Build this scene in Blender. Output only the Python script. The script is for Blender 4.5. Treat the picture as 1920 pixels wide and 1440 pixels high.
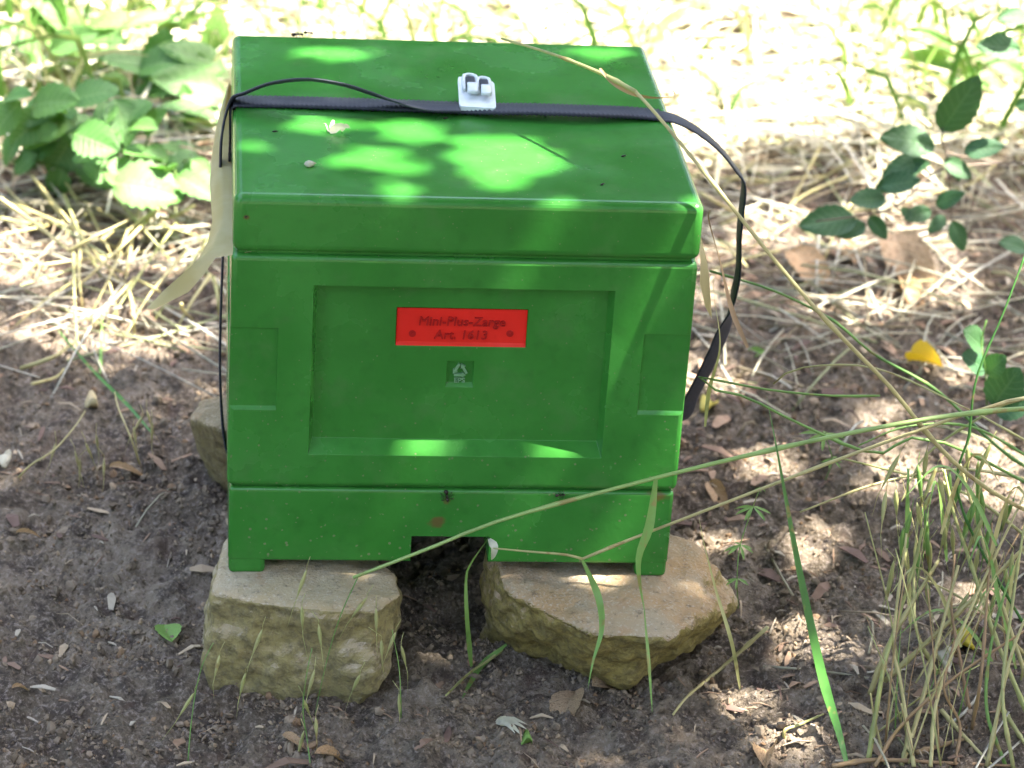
import bpy, bmesh, math, random
import numpy as np
from mathutils import Vector, Matrix, noise as mnoise

for o in list(bpy.data.objects): bpy.data.objects.remove(o)
random.seed(7); rng = np.random.default_rng(7)
scene = bpy.context.scene
C = scene.collection

# ------------------------------------------------------------------ camera
ZB = 0.075                       # height of the hive's feet above the soil
CAM = Vector((-0.17277, -1.75340, 1.01580 + ZB))
ROT = (1.112962, -0.060669, -0.088061)
FPX = 5508.6                     # focal length in pixels of a 1920 px wide frame
cam_d = bpy.data.cameras.new('camera'); cam = bpy.data.objects.new('camera', cam_d); C.objects.link(cam)
cam.location = CAM; cam.rotation_euler = ROT
cam_d.sensor_width = 36; cam_d.lens = 36 * FPX / 1920
cam_d.clip_start = 0.05; cam_d.clip_end = 1000
cam_d.dof.use_dof = True; cam_d.dof.focus_distance = 1.98; cam_d.dof.aperture_fstop = 9
scene.camera = cam
# ------------------------------------------------------------------ light
KX, KY = 0.45, -0.07             # sun direction is (KX, KY, 1)
sdir = Vector((KX, KY, 1)).normalized()
world = bpy.data.worlds.new('World'); scene.world = world; world.use_nodes = True
wn = world.node_tree; bg = wn.nodes['Background']
sky = wn.nodes.new('ShaderNodeTexSky'); sky.sky_type = 'NISHITA'; sky.sun_disc = False
sky.sun_elevation = math.asin(sdir.z); sky.sun_rotation = math.atan2(sdir.x, sdir.y)
sky.air_density = .8; sky.dust_density = 4.0; sky.ozone_density = .6
wn.links.new(sky.outputs[0], bg.inputs[0]); bg.inputs[1].default_value = 0.15
sun_d = bpy.data.lights.new('sun', 'SUN'); sun = bpy.data.objects.new('sun', sun_d); C.objects.link(sun)
sun_d.energy = 4.2; sun_d.angle = math.radians(0.6); sun_d.color = (1.0, 0.95, 0.86)
sun.rotation_euler = sdir.to_track_quat('Z', 'Y').to_euler(); sun.location = (3, -1, 7)
vs = scene.view_settings; vs.view_transform = 'Standard'; vs.look = 'None'; vs.gamma = 1; vs.use_curve_mapping = False
vs.exposure = 3.38
scene.render.engine = 'CYCLES'; scene.cycles.max_bounces = 6; scene.cycles.diffuse_bounces = 3; scene.cycles.transmission_bounces = 3

# ------------------------------------------------------------------ helpers
Rm = Matrix.Identity(3)
from mathutils import Euler
Rm = Euler(ROT, 'XYZ').to_matrix()

def ray(px, py): return Rm @ Vector(((px - 960) / FPX, (720 - py) / FPX, -1))
def onz(px, py, z):
    d = ray(px, py); return CAM + d * ((z - CAM.z) / d.z)
def ony(px, py, y):
    d = ray(px, py); return CAM + d * ((y - CAM.y) / d.y)

_perm = {}
def noise2(x, y, seed=0):
    if seed not in _perm:
        r = np.random.default_rng(1000 + seed); a = r.random(65536) * 2 * np.pi
        _perm[seed] = (np.cos(a), np.sin(a))
    gx, gy = _perm[seed]
    x = np.asarray(x, float); y = np.asarray(y, float)
    xi = np.floor(x).astype(np.int64); yi = np.floor(y).astype(np.int64); fx = x - xi; fy = y - yi
    def g(i, j, dx, dy):
        h = ((i * 73856093) ^ (j * 19349663) ^ (i * j * 83492791)) & 65535
        return gx[h] * dx + gy[h] * dy
    u = fx * fx * fx * (fx * (fx * 6 - 15) + 10); v = fy * fy * fy * (fy * (fy * 6 - 15) + 10)
    a = g(xi, yi, fx, fy); b = g(xi + 1, yi, fx - 1, fy); c = g(xi, yi + 1, fx, fy - 1); d = g(xi + 1, yi + 1, fx - 1, fy - 1)
    return (a * (1 - u) + b * u) * (1 - v) + (c * (1 - u) + d * u) * v
def fbm(x, y, sc, octv=4, seed=0, gain=0.5):
    s = 0; a = 1; f = 1 / sc
    for k in range(octv):
        s = s + a * noise2(np.asarray(x) * f + 17.3 * k, np.asarray(y) * f - 9.1 * k, seed + k); a *= gain; f *= 2.03
    return s
def sstep(a, b, x):
    t = np.clip((np.asarray(x, float) - a) / (b - a), 0, 1); return t * t * (3 - 2 * t)

_cr = np.random.default_rng(77).random((2, 65536))
def cells(x, y, sc, seed):
    """rounded clods: 1 at a clod's middle, 0 in the cracks"""
    x = np.asarray(x, float) / sc; y = np.asarray(y, float) / sc; xi = np.floor(x).astype(np.int64); yi = np.floor(y).astype(np.int64)
    best = np.full(np.shape(x), 9.0)
    for i in (-1, 0, 1):
        for j in (-1, 0, 1):
            h = (((xi + i) * 73856093) ^ ((yi + j) * 19349663) ^ (seed * 83492791)) & 65535
            d = (xi + i + _cr[0][h] - x) ** 2 + (yi + j + _cr[1][h] - y) ** 2; best = np.minimum(best, d)
    return np.clip(1 - best, 0, 1)
def gz_exact(x, y):
    """soil height"""
    x = np.asarray(x, float); y = np.asarray(y, float)
    near = np.exp(-((np.maximum(np.abs(x) - 1.5, 0)) ** 2 + np.maximum(np.abs(y - .5) - 2, 0) ** 2))
    h = 0.016 * fbm(x, y, 0.33, 3, 3) + 0.05 * sstep(0.75, 1.5, y)
    lump = cells(x, y, .013, 5) * .55 + cells(x, y, .0075, 6) * .35
    h = h + near * (0.0062 * lump * (.35 + sstep(-.25, .35, fbm(x, y, .05, 2, 81))) + 0.011 * fbm(x, y, 0.06, 3, 11) - 0.006 * np.abs(fbm(x, y, 0.045, 2, 31)) + 0.0075 * fbm(x, y, 0.016, 3, 21, .65))
    return h
RX0, RY0, RS = -1.2, -.6, .0035
_hx, _hy = np.meshgrid(RX0 + RS * np.arange(760), RY0 + RS * np.arange(860)); HZ = gz_exact(_hx, _hy); HZL = HZ.tolist()
def gz(x, y):
    if isinstance(x, np.ndarray):
        return HZ[np.clip(((y - RY0) / RS + .5).astype(int), 0, 859), np.clip(((x - RX0) / RS + .5).astype(int), 0, 759)]
    i = int((x - RX0) / RS + .5); j = int((y - RY0) / RS + .5)
    if 0 <= i < 760 and 0 <= j < 860: return HZL[j][i]
    return float(gz_exact(x, y))
def G(px, py, lift=0.0):
    p = onz(px, py, 0)
    for _ in range(5): p = onz(px, py, float(gz(p.x, p.y)) + lift)
    return p

LOC = {}
def thing(name, label, cat, loc=(0, 0, 0), group=None):
    o = bpy.data.objects.new(name, None); C.objects.link(o); o.location = loc; o.empty_display_size = .02
    o['label'] = label; o['category'] = cat
    if group: o['group'] = group
    LOC[o.name] = Vector(loc); return o
def tag(o, label, cat, group=None):
    o['label'] = label; o['category'] = cat
    if group: o['group'] = group
    return o
def build(name, V, F, mat, parent=None, smooth=True, uv=None, tint=None, kind=None, origin=None):
    """V in world coordinates; linked as one mesh object"""
    V = np.asarray(V, float).reshape(-1, 3)
    off = LOC[parent.name] if parent else Vector(origin if origin is not None else (0, 0, 0))
    V = V - np.array(off)
    me = bpy.data.meshes.new(name)
    me.from_pydata(V.tolist(), [], F if isinstance(F, list) else F.tolist()); me.update()
    if smooth: me.polygons.foreach_set('use_smooth', [True] * len(me.polygons))
    if uv is not None:
        l = me.uv_layers.new(name='UVMap'); idx = np.zeros(len(me.loops), int); me.loops.foreach_get('vertex_index', idx)
        l.data.foreach_set('uv', np.asarray(uv, float)[idx].ravel())
    if tint is not None:
        a = me.color_attributes.new('tint', 'FLOAT_COLOR', 'POINT'); t = np.ones((len(V), 4)); t[:, :3] = tint
        a.data.foreach_set('color', t.ravel())
    me.materials.append(mat)
    o = bpy.data.objects.new(name, me); C.objects.link(o)
    if parent: o.parent = parent; LOC[o.name] = Vector(off)
    else: o.location = off; LOC[o.name] = Vector(off)
    if kind: o['kind'] = kind
    return o
def merge(parts):
    V = []; F = []; n = 0
    for v, f in parts:
        V.extend([tuple(p) for p in v]); F.extend([tuple(i + n for i in q) for q in f]); n += len(v)
    return V, F
def spline(pts, n):
    """Catmull-Rom through pts -> n points (numpy)"""
    P = [Vector(p) for p in pts]
    if len(P) == 2: return [P[0].lerp(P[1], i / (n - 1)) for i in range(n)]
    Q = [P[0] * 2 - P[1]] + P + [P[-1] * 2 - P[-2]]; out = []
    seg = [(P[i + 1] - P[i]).length for i in range(len(P) - 1)]; tot = sum(seg) or 1
    for k in range(n):
        d = tot * k / (n - 1); i = 0
        while i < len(seg) - 1 and d > seg[i]: d -= seg[i]; i += 1
        t = min(1, d / max(seg[i], 1e-9)); a, b, c, e = Q[i], Q[i + 1], Q[i + 2], Q[i + 3]
        out.append(.5 * ((2 * b) + (c - a) * t + (2 * a - 5 * b + 4 * c - e) * t * t + (3 * b - a - 3 * c + e) * t ** 3))
    return out
def tube(pts, radii, sides=6):
    V = []; F = []; n = len(pts)
    if not hasattr(radii, '__len__'): radii = [radii] * n
    T0 = (pts[1] - pts[0]).normalized(); N = T0.orthogonal().normalized()
    for i, p in enumerate(pts):
        T = (pts[min(i + 1, n - 1)] - pts[max(i - 1, 0)]).normalized()
        N = (N - T * N.dot(T)).normalized(); B = T.cross(N)
        for k in range(sides):
            a = 2 * math.pi * k / sides; V.append(p + (N * math.cos(a) + B * math.sin(a)) * radii[i])
    for i in range(n - 1):
        for k in range(sides):
            F.append((i * sides + k, i * sides + (k + 1) % sides, (i + 1) * sides + (k + 1) % sides, (i + 1) * sides + k))
    F.append(tuple(range(sides - 1, -1, -1))); F.append(tuple((n - 1) * sides + k for k in range(sides)))
    return V, F
def blade(pts, widths, face=(0, -.8, .6), twist=0, fold=.25):
    """a grass leaf: V-folded strip, 3 points across"""
    n = len(pts); V = []; F = []; f0 = Vector(face)
    if not hasattr(twist, '__len__'): twist = [twist * i / (n - 1) for i in range(n)]
    for i, p in enumerate(pts):
        T = (pts[min(i + 1, n - 1)] - pts[max(i - 1, 0)]).normalized()
        S = T.cross(f0)
        S = S.normalized() if S.length > 1e-5 else T.orthogonal().normalized()
        S = Matrix.Rotation(twist[i], 3, T) @ S; Nn = S.cross(T).normalized(); w = widths[i] / 2
        V += [p - S * w, p - Nn * (w * fold), p + S * w]
    for i in range(n - 1):
        a = i * 3; F += [(a, a + 1, a + 4, a + 3), (a + 1, a + 2, a + 5, a + 4)]
    return V, F
def spindle(p, q, r, sides=5, bias=.4):
    T = Vector(q) - Vector(p); pts = [Vector(p) + T * t for t in (0, .15, bias, .7, 1)]
    return tube(pts, [r * .15, r * .7, r, r * .6, r * .06], sides)
def leaf_mesh(name, L, W, mat, serr=0.0, nser=9, fold=.3, droop=.25, pleat=.012, nl=12, nw=3, wide=.42, seed=0):
    """leaf along +Y, face +Z, base at the origin"""
    r = random.Random(seed); V = []; UV = []; F = []
    for i in range(nl + 1):
        t = i / nl
        prof = (max(t, 0) ** (.62 if wide < .5 else .9)) * ((1 - t) ** .78) / ((wide ** .62) * ((1 - wide) ** .78))
        prof = max(prof, 0.03 if t < .5 else 0.0)
        for j in range(-nw, nw + 1):
            s = j / nw; w = W / 2 * prof; y = t * L
            if abs(j) == nw and serr: w *= 1 + serr * (1 if i % 2 else -.6); y += L * serr * .12 * (1 if i % 2 else -1)
            z = fold * abs(s) * w - droop * L * t * t + pleat * L * math.sin((t * nser - abs(s) * 1.3) * math.pi * 2) * prof * min(1, abs(s) * 2)
            z += .02 * L * math.sin(3 * t + 4 * s + seed)
            V.append((s * w, y, z)); UV.append((s * .5 + .5, t))
    m = 2 * nw + 1
    for i in range(nl):
        for j in range(m - 1):
            a = i * m + j; F.append((a, a + 1, a + m + 1, a + m))
    me = bpy.data.meshes.new(name); me.from_pydata(V, [], F); me.update()
    me.polygons.foreach_set('use_smooth', [True] * len(me.polygons))
    l = me.uv_layers.new(name='UVMap')
    for lp in me.loops: l.data[lp.index].uv = UV[lp.vertex_index]
    me.materials.append(mat); return me
def put_leaf(me, base, d, nrm, scale, parent, name='leaf', sx=1.0):
    d = Vector(d).normalized(); n = Vector(nrm); x = d.cross(n)
    x = x.normalized() if x.length > 1e-4 else d.orthogonal().normalized()
    n = x.cross(d)
    M = Matrix((x, d, n)).transposed().to_4x4()
    o = bpy.data.objects.new(name, me); C.objects.link(o)
    off = LOC[parent.name] if parent else Vector((0, 0, 0))
    M = M @ Matrix.Diagonal((scale * sx, scale, scale, 1)); M.translation = Vector(base) - off
    o.matrix_basis = M
    if parent: o.parent = parent
    return o

# ------------------------------------------------------------------ materials
def newmat(name):
    m = bpy.data.materials.new(name); m.use_nodes = True; nt = m.node_tree; b = nt.nodes['Principled BSDF']
    return m, nt, b
def N(nt, t, **kw):
    n = nt.nodes.new(t)
    for k, v in kw.items(): setattr(n, k, v)
    return n
def setv(nt, sock, v):
    if hasattr(v, 'links') or hasattr(v, 'is_linked'): nt.links.new(v, sock)
    else:
        if isinstance(v, tuple) and len(v) == 3 and sock.type == 'RGBA': v = (*v, 1)
        sock.default_value = v
def noise_n(nt, vec, scale, detail=4, rough=.55, dist=0):
    n = N(nt, 'ShaderNodeTexNoise'); n.inputs['Scale'].default_value = scale; n.inputs['Detail'].default_value = detail
    n.inputs['Roughness'].default_value = rough; n.inputs['Distortion'].default_value = dist
    if vec is not None: nt.links.new(vec, n.inputs['Vector'])
    return n.outputs['Fac']
def mix(nt, a, b, fac, mode='MIX'):
    n = N(nt, 'ShaderNodeMix', data_type='RGBA', blend_type=mode)
    setv(nt, n.inputs[0], fac); setv(nt, n.inputs[6], a); setv(nt, n.inputs[7], b); return n.outputs[2]
def ramp(nt, fac, a, b, c0=0.0, c1=1.0):
    n = N(nt, 'ShaderNodeMapRange', interpolation_type='SMOOTHSTEP'); setv(nt, n.inputs[0], fac)
    n.inputs[1].default_value = a; n.inputs[2].default_value = b; n.inputs[3].default_value = c0; n.inputs[4].default_value = c1
    return n.outputs[0]
def math_n(nt, op, a, b=None):
    n = N(nt, 'ShaderNodeMath', operation=op); setv(nt, n.inputs[0], a)
    if b is not None: setv(nt, n.inputs[1], b)
    return n.outputs[0]
def coord(nt, kind='Object'): return N(nt, 'ShaderNodeTexCoord').outputs[kind]
def bump(nt, b, h, strength=.4, dist=.002):
    n = N(nt, 'ShaderNodeBump'); n.inputs['Strength'].default_value = strength; n.inputs['Distance'].default_value = dist
    nt.links.new(h, n.inputs['Height']); nt.links.new(n.outputs[0], b.inputs['Normal'])

def paint_mat(name, col, dirt=True):
    m, nt, b = newmat(name); v = coord(nt)
    n1 = noise_n(nt, v, 14, 5); n2 = noise_n(nt, v, 90, 4)
    c = mix(nt, col, tuple(x * 1.2 + .002 for x in col), ramp(nt, n1, .35, .7))
    c = mix(nt, c, tuple(x * .8 for x in col), ramp(nt, n2, .5, .75, 0, .5))
    n0 = noise_n(nt, v, 5.5, 4, .6); c = mix(nt, c, tuple(x * .78 for x in col), ramp(nt, n0, .5, .30, 0, .45)); c = mix(nt, c, tuple(x * 1.12 + .008 for x in col), ramp(nt, n0, .5, .72, 0, .5))
    if dirt:   # splashed soil specks, denser towards the ground
        vo = N(nt, 'ShaderNodeTexVoronoi'); vo.inputs['Scale'].default_value = 210; vo.inputs['Randomness'].default_value = 1
        nt.links.new(v, vo.inputs['Vector'])
        sep = N(nt, 'ShaderNodeSeparateXYZ'); nt.links.new(v, sep.inputs[0])
        hz = ramp(nt, sep.outputs['Z'], -.02, 0.20, .22, .10)
        spot = math_n(nt, 'LESS_THAN', vo.outputs['Distance'], hz)
        keep = math_n(nt, 'GREATER_THAN', noise_n(nt, v, 230, 1), .54)
        sp = math_n(nt, 'MULTIPLY', spot, keep)
        c = mix(nt, c, (.20, .17, .11), math_n(nt, 'MULTIPLY', sp, .55))
        film = ramp(nt, noise_n(nt, v, 30, 6, .65), .52, .75, 0, .12)
        c = mix(nt, c, (.16, .17, .11), film)
        for px_, py_, rx_, rz_, am_ in ((822, 977, .0065, .0050, .8), (1238, 932, .009, .0045, .8), (462, 406, .0022, .0018, .8), (838, 940, .0025, .003, .6)):   # rust and bee stains
            p_ = ony(px_, py_, 0); mp = N(nt, 'ShaderNodeMapping'); mp.inputs['Scale'].default_value = (1 / rx_, .0, 1 / rz_)
            mp.inputs['Location'].default_value = (-p_.x / rx_, 0, -(p_.z - ZB) / rz_); nt.links.new(v, mp.inputs[0])
            ln_ = N(nt, 'ShaderNodeVectorMath', operation='LENGTH'); nt.links.new(mp.outputs[0], ln_.inputs[0])
            ed = math_n(nt, 'ADD', ln_.outputs['Value'], math_n(nt, 'MULTIPLY', math_n(nt, 'SUBTRACT', n2, .5), 2.2))
            fr = math_n(nt, 'LESS_THAN', sep.outputs['Y'], -.14)
            c = mix(nt, c, (.12, .065, .025), math_n(nt, 'MULTIPLY', ramp(nt, ed, .4, 1.1, am_, 0), fr))
    nt.links.new(c, b.inputs['Base Color'])
    nt.links.new(ramp(nt, n1, .3, .7, .16, .30), b.inputs['Roughness']); b.inputs['Specular IOR Level'].default_value = .42
    vo2 = N(nt, 'ShaderNodeTexVoronoi', feature='SMOOTH_F1'); vo2.inputs['Scale'].default_value = 330; nt.links.new(v, vo2.inputs['Vector'])
    st = N(nt, 'ShaderNodeMapping'); st.inputs['Scale'].default_value = (60, 60, 900); nt.links.new(v, st.inputs[0])
    brush = noise_n(nt, st.outputs[0], 1, 3)
    h = math_n(nt, 'ADD', math_n(nt, 'MULTIPLY', vo2.outputs['Distance'], .5), math_n(nt, 'MULTIPLY', brush, .35))
    h = math_n(nt, 'ADD', h, math_n(nt, 'MULTIPLY', n2, .5))
    bump(nt, b, h, .10, .0012)
    return m
GREEN = paint_mat('green_hive_paint', (.028, .158, .021))
GREEN_GLINT = paint_mat('glint_pale_green_paint', (.13, .27, .13), False)  # paler green paints the gloss glints of the recycling mark into its colour
RED_D = paint_mat('worn_red_letter_paint', (.34, .012, .010), False)
RED = paint_mat('red_plate_paint', (.62, .020, .012), False)
def simple(name, col, rough=.6, var=.25, sc=40, bmp=.2, spec=.3, trans=0):
    m, nt, b = newmat(name); v = coord(nt); n = noise_n(nt, v, sc, 5)
    c = mix(nt, tuple(x * (1 - var) for x in col), tuple(min(1, x * (1 + var)) for x in col), ramp(nt, n, .3, .7))
    nt.links.new(c, b.inputs['Base Color']); b.inputs['Roughness'].default_value = rough
    b.inputs['Specular IOR Level'].default_value = spec
    if bmp: bump(nt, b, noise_n(nt, v, sc * 3, 4), bmp, .001)
    if trans: translucent(nt, b, c, trans)
    return m
def translucent(nt, b, c, amount, tintc=(1.1, 1.15, .6)):
    t = N(nt, 'ShaderNodeBsdfTranslucent'); c2 = mix(nt, c, (*tintc, 1), 1.0, 'MULTIPLY'); nt.links.new(c2, t.inputs[0])
    mx = N(nt, 'ShaderNodeMixShader'); mx.inputs[0].default_value = amount
    out = nt.nodes['Material Output']; nt.links.new(b.outputs[0], mx.inputs[1]); nt.links.new(t.outputs[0], mx.inputs[2])
    nt.links.new(mx.outputs[0], out.inputs[0])
def leaf_mat(name, col, vein, trans=.3, rough=.45, nv=8, dry=False):
    m, nt, b = newmat(name)
    uv = N(nt, 'ShaderNodeUVMap').outputs[0]; sep = N(nt, 'ShaderNodeSeparateXYZ'); nt.links.new(uv, sep.inputs[0])
    s = math_n(nt, 'ABSOLUTE', math_n(nt, 'SUBTRACT', sep.outputs[0], .5)); t = sep.outputs[1]
    mid = ramp(nt, s, .012, .04, 1, 0)
    ph = math_n(nt, 'FRACT', math_n(nt, 'SUBTRACT', math_n(nt, 'MULTIPLY', t, float(nv)), math_n(nt, 'MULTIPLY', s, 3.4)))
    sec = ramp(nt, math_n(nt, 'ABSOLUTE', math_n(nt, 'SUBTRACT', ph, .5)), .02, .12, .8, 0)
    vv = math_n(nt, 'MAXIMUM', mid, sec)
    v = coord(nt); rnd = N(nt, 'ShaderNodeObjectInfo').outputs['Random']
    n = noise_n(nt, v, 60, 4)
    c = mix(nt, tuple(x * .72 for x in col), tuple(x * 1.3 for x in col), ramp(nt, n, .3, .7))
    c = mix(nt, c, tuple(x * y for x, y in zip(col, (1.5, 1.2, .8))), math_n(nt, 'MULTIPLY', rnd, .55))
    if dry: c = mix(nt, c, (.09, .055, .03), ramp(nt, noise_n(nt, v, 25, 5), .5, .68, 0, .8))
    else: c = mix(nt, c, (.20, .15, .05), ramp(nt, noise_n(nt, v, 35, 3), .66, .74, 0, .6))
    c = mix(nt, c, vein, math_n(nt, 'MULTIPLY', vv, .5))
    nt.links.new(c, b.inputs['Base Color']); b.inputs['Roughness'].default_value = rough
    bump(nt, b, math_n(nt, 'SUBTRACT', n, vv), .5, .001)
    translucent(nt, b, c, trans); return m
def tint_mat(name, col, rough=.6, trans=.2, sc=80):
    """colour of each strand comes from its own tint attribute"""
    m, nt, b = newmat(name); a = N(nt, 'ShaderNodeAttribute', attribute_name='tint')
    n = noise_n(nt, coord(nt), sc, 3)
    c = mix(nt, a.outputs['Color'], col, 1.0, 'MULTIPLY')
    c = mix(nt, c, (.62, .55, .5), ramp(nt, n, .35, .7, 0, .5), 'MULTIPLY')
    nt.links.new(c, b.inputs['Base Color']); b.inputs['Roughness'].default_value = rough
    b.inputs['Specular IOR Level'].default_value = .3
    if trans: translucent(nt, b, c, trans, (1.05, 1.05, .8))
    return m
def straw_mat(name, c0, c1, trans=.15, rough=.5):
    m, nt, b = newmat(name); v = coord(nt); rnd = N(nt, 'ShaderNodeObjectInfo').outputs['Random']
    c = mix(nt, c0, c1, rnd); c = mix(nt, c, tuple(x * .55 for x in c0), ramp(nt, noise_n(nt, v, 45, 4), .5, .72, 0, .7))
    c = mix(nt, c, c1, ramp(nt, noise_n(nt, v, 14, 2), .4, .65, 0, .6)); c = mix(nt, c, (.30, .20, .07), ramp(nt, noise_n(nt, v, 60, 3), .58, .68, 0, .7))
    nt.links.new(c, b.inputs['Base Color']); b.inputs['Roughness'].default_value = rough
    if trans: translucent(nt, b, c, trans, (1.05, 1.1, .7))
    return m
# soil
m, nt, b = newmat('soil'); SOIL = m; v = coord(nt)
n1 = noise_n(nt, v, 5, 6, .6); n2 = noise_n(nt, v, 45, 6, .65); n3 = noise_n(nt, v, 260, 5, .7)
c = mix(nt, (.118, .092, .064), (.235, .188, .136), ramp(nt, n1, .35, .65))
c = mix(nt, c, (.055, .042, .034), ramp(nt, n2, .44, .62, 0, .8))
c = mix(nt, c, (.34, .28, .23), ramp(nt, n3, .50, .66, 0, .75)); c = mix(nt, c, (.035, .028, .024), ramp(nt, n3, .46, .34, 0, .7))
c = mix(nt, c, (.15, .095, .065), ramp(nt, noise_n(nt, v, 22, 4), .58, .7, 0, .4))
nt.links.new(c, b.inputs['Base Color']); b.inputs['Roughness'].default_value = .9; b.inputs['Specular IOR Level'].default_value = .2
hh = math_n(nt, 'ADD', math_n(nt, 'MULTIPLY', n2, .8), math_n(nt, 'MULTIPLY', n3, .6)); bump(nt, b, hh, 1.0, .008)
CRUMB = tint_mat('soil_crumb', (.22, .175, .126), .95, 0, 400)
# stones
def stone_mat(name, c0, c1, algae, amt):
    m, nt, b = newmat(name); v = coord(nt)
    n1 = noise_n(nt, v, 22, 6, .6, .4); n2 = noise_n(nt, v, 140, 6, .7); n3 = noise_n(nt, v, 480, 3)
    c = mix(nt, c0, c1, ramp(nt, n1, .35, .65)); c = mix(nt, c, (.36, .22, .12), ramp(nt, noise_n(nt, v, 55, 4), .57, .72, 0, .55))
    c = mix(nt, c, (.07, .06, .045), ramp(nt, n2, .54, .70, 0, .6)); c = mix(nt, c, (.52, .45, .36), ramp(nt, n3, .54, .68, 0, .6))
    g = N(nt, 'ShaderNodeNewGeometry'); sp = N(nt, 'ShaderNodeSeparateXYZ'); nt.links.new(g.outputs['True Normal'], sp.inputs[0])
    side = ramp(nt, math_n(nt, 'ADD', sp.outputs['Z'], math_n(nt, 'MULTIPLY', math_n(nt, 'SUBTRACT', n1, .5), 1.4)), .15, .75, amt, .06)
    c = mix(nt, c, mix(nt, algae, tuple(x * .45 for x in algae), ramp(nt, n2, .4, .62)), side)
    nt.links.new(c, b.inputs['Base Color']); b.inputs['Roughness'].default_value = .88; b.inputs['Specular IOR Level'].default_value = .25
    bump(nt, b, math_n(nt, 'ADD', n2, math_n(nt, 'MULTIPLY', n3, .5)), .9, .003); return m
STONE_A = stone_mat('buff_sandstone', (.40, .31, .18), (.42, .35, .24), (.25, .21, .065), .75)
STONE_B = stone_mat('pink_buff_sandstone', (.42, .27, .14), (.38, .30, .20), (.24, .195, .045), .85)
STONE_C = stone_mat('mossy_brown_stone', (.24, .18, .10), (.30, .23, .14), (.17, .14, .05), .7)
# strap, buckle, sheet
m, nt, b = newmat('black_webbing'); WEB = m
v = coord(nt); c = mix(nt, (.014, .016, .024), (.040, .044, .062), noise_n(nt, v, 300, 3)); nt.links.new(c, b.inputs['Base Color'])
b.inputs['Roughness'].default_value = .5; b.inputs['Specular IOR Level'].default_value = .3; bump(nt, b, noise_n(nt, v, 900, 2), .4, .0006)
PLASTIC = simple('pale_grey_plastic', (.60, .64, .64), .35, .07, 120, .08, .5)
m, nt, b = newmat('cream_foil'); FOIL = m; v = coord(nt)
c = mix(nt, (.50, .41, .17), (.58, .50, .26), ramp(nt, noise_n(nt, v, 30, 4), .3, .7)); nt.links.new(c, b.inputs['Base Color'])
b.inputs['Roughness'].default_value = .4; translucent(nt, b, c, .4, (1, .97, .85))
DARK = simple('dark_insect', (.02, .014, .010), .4, .4, 300, 0)
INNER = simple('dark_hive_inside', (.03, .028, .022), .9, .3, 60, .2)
BARK = simple('bark', (.13, .10, .075), .9, .35, 30, .8)
LEAF_BRAMBLE = leaf_mat('bramble_leaf', (.075, .20, .045), (.22, .36, .14), .35, .40, 8)
LEAF_SHRUB = leaf_mat('shrub_leaf', (.040, .120, .045), (.10, .20, .08), .25, .42, 7)
LEAF_DOCK = leaf_mat('dock_leaf', (.10, .22, .06), (.24, .36, .15), .4, .45, 7)
LEAF_CANOPY = simple('canopy_leaf', (.06, .13, .03), .5, .3, 10, 0, .3, 0)
LEAF_DRY = leaf_mat('dry_leaf', (.36, .25, .15), (.42, .32, .2), .2, .7, 6, True)
LEAF_YELLOW = simple('yellow_leaf', (.72, .47, .03), .5, .2, 60, .1, .3, .25)
LEAF_LIME = simple('lime_leaf', (.20, .34, .08), .5, .25, 60, .1, .3, .3)
PALE = simple('pale_petal', (.62, .58, .46), .6, .15, 90, .1, .3, .3)
GRASS_G = straw_mat('green_grass', (.12, .27, .055), (.22, .36, .09), .3)
GRASS_D = straw_mat('dark_green_grass', (.045, .155, .022), (.06, .18, .03), .2)
GRASS_Y = straw_mat('yellowing_grass', (.34, .36, .12), (.44, .42, .18), .25)
STRAW = straw_mat('pale_straw', (.52, .45, .20), (.42, .37, .16), .15)
STEM_G = straw_mat('pale_green_stem', (.26, .40, .11), (.34, .44, .15), .2)
STRAW_B = straw_mat('brown_straw', (.36, .24, .11), (.28, .17, .09), .15)
STRAND = tint_mat('loose_straw', (1, 1, 1), .55, .15)
BLADE = tint_mat('grass_blades', (1, 1, 1), .5, .35)
CHIP = tint_mat('litter', (1, 1, 1), .85, 0)

# ------------------------------------------------------------------ ground
def axis(fine, step, lo, hi, mid=None):
    a = list(np.arange(fine[0], fine[1], step))
    if mid: a += list(np.arange(fine[1], mid[0], mid[1]))
    s = a[-1] - a[-2]; x = a[-1]
    while x < hi: s *= 1.3; x += s; a.append(x)
    s = step; x = a[0]; pre = []
    while x > lo: s *= 1.3; x -= s; pre.append(x)
    return np.array(pre[::-1] + a)
ax = axis((-.5, .9), .0034, -300, 300); ay = axis((-.22, .75), .0034, -300, 300, (1.7, .008))
X, Y = np.meshgrid(ax, ay); Z = gz_exact(X, Y)
nx, ny = len(ax), len(ay); idx = np.arange(nx * ny).reshape(ny, nx)
F = np.stack([idx[:-1, :-1], idx[:-1, 1:], idx[1:, 1:], idx[1:, :-1]], -1).reshape(-1, 4)
ground = build('ground', np.stack([X, Y, Z], -1).reshape(-1, 3), F, SOIL, kind='structure')

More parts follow.
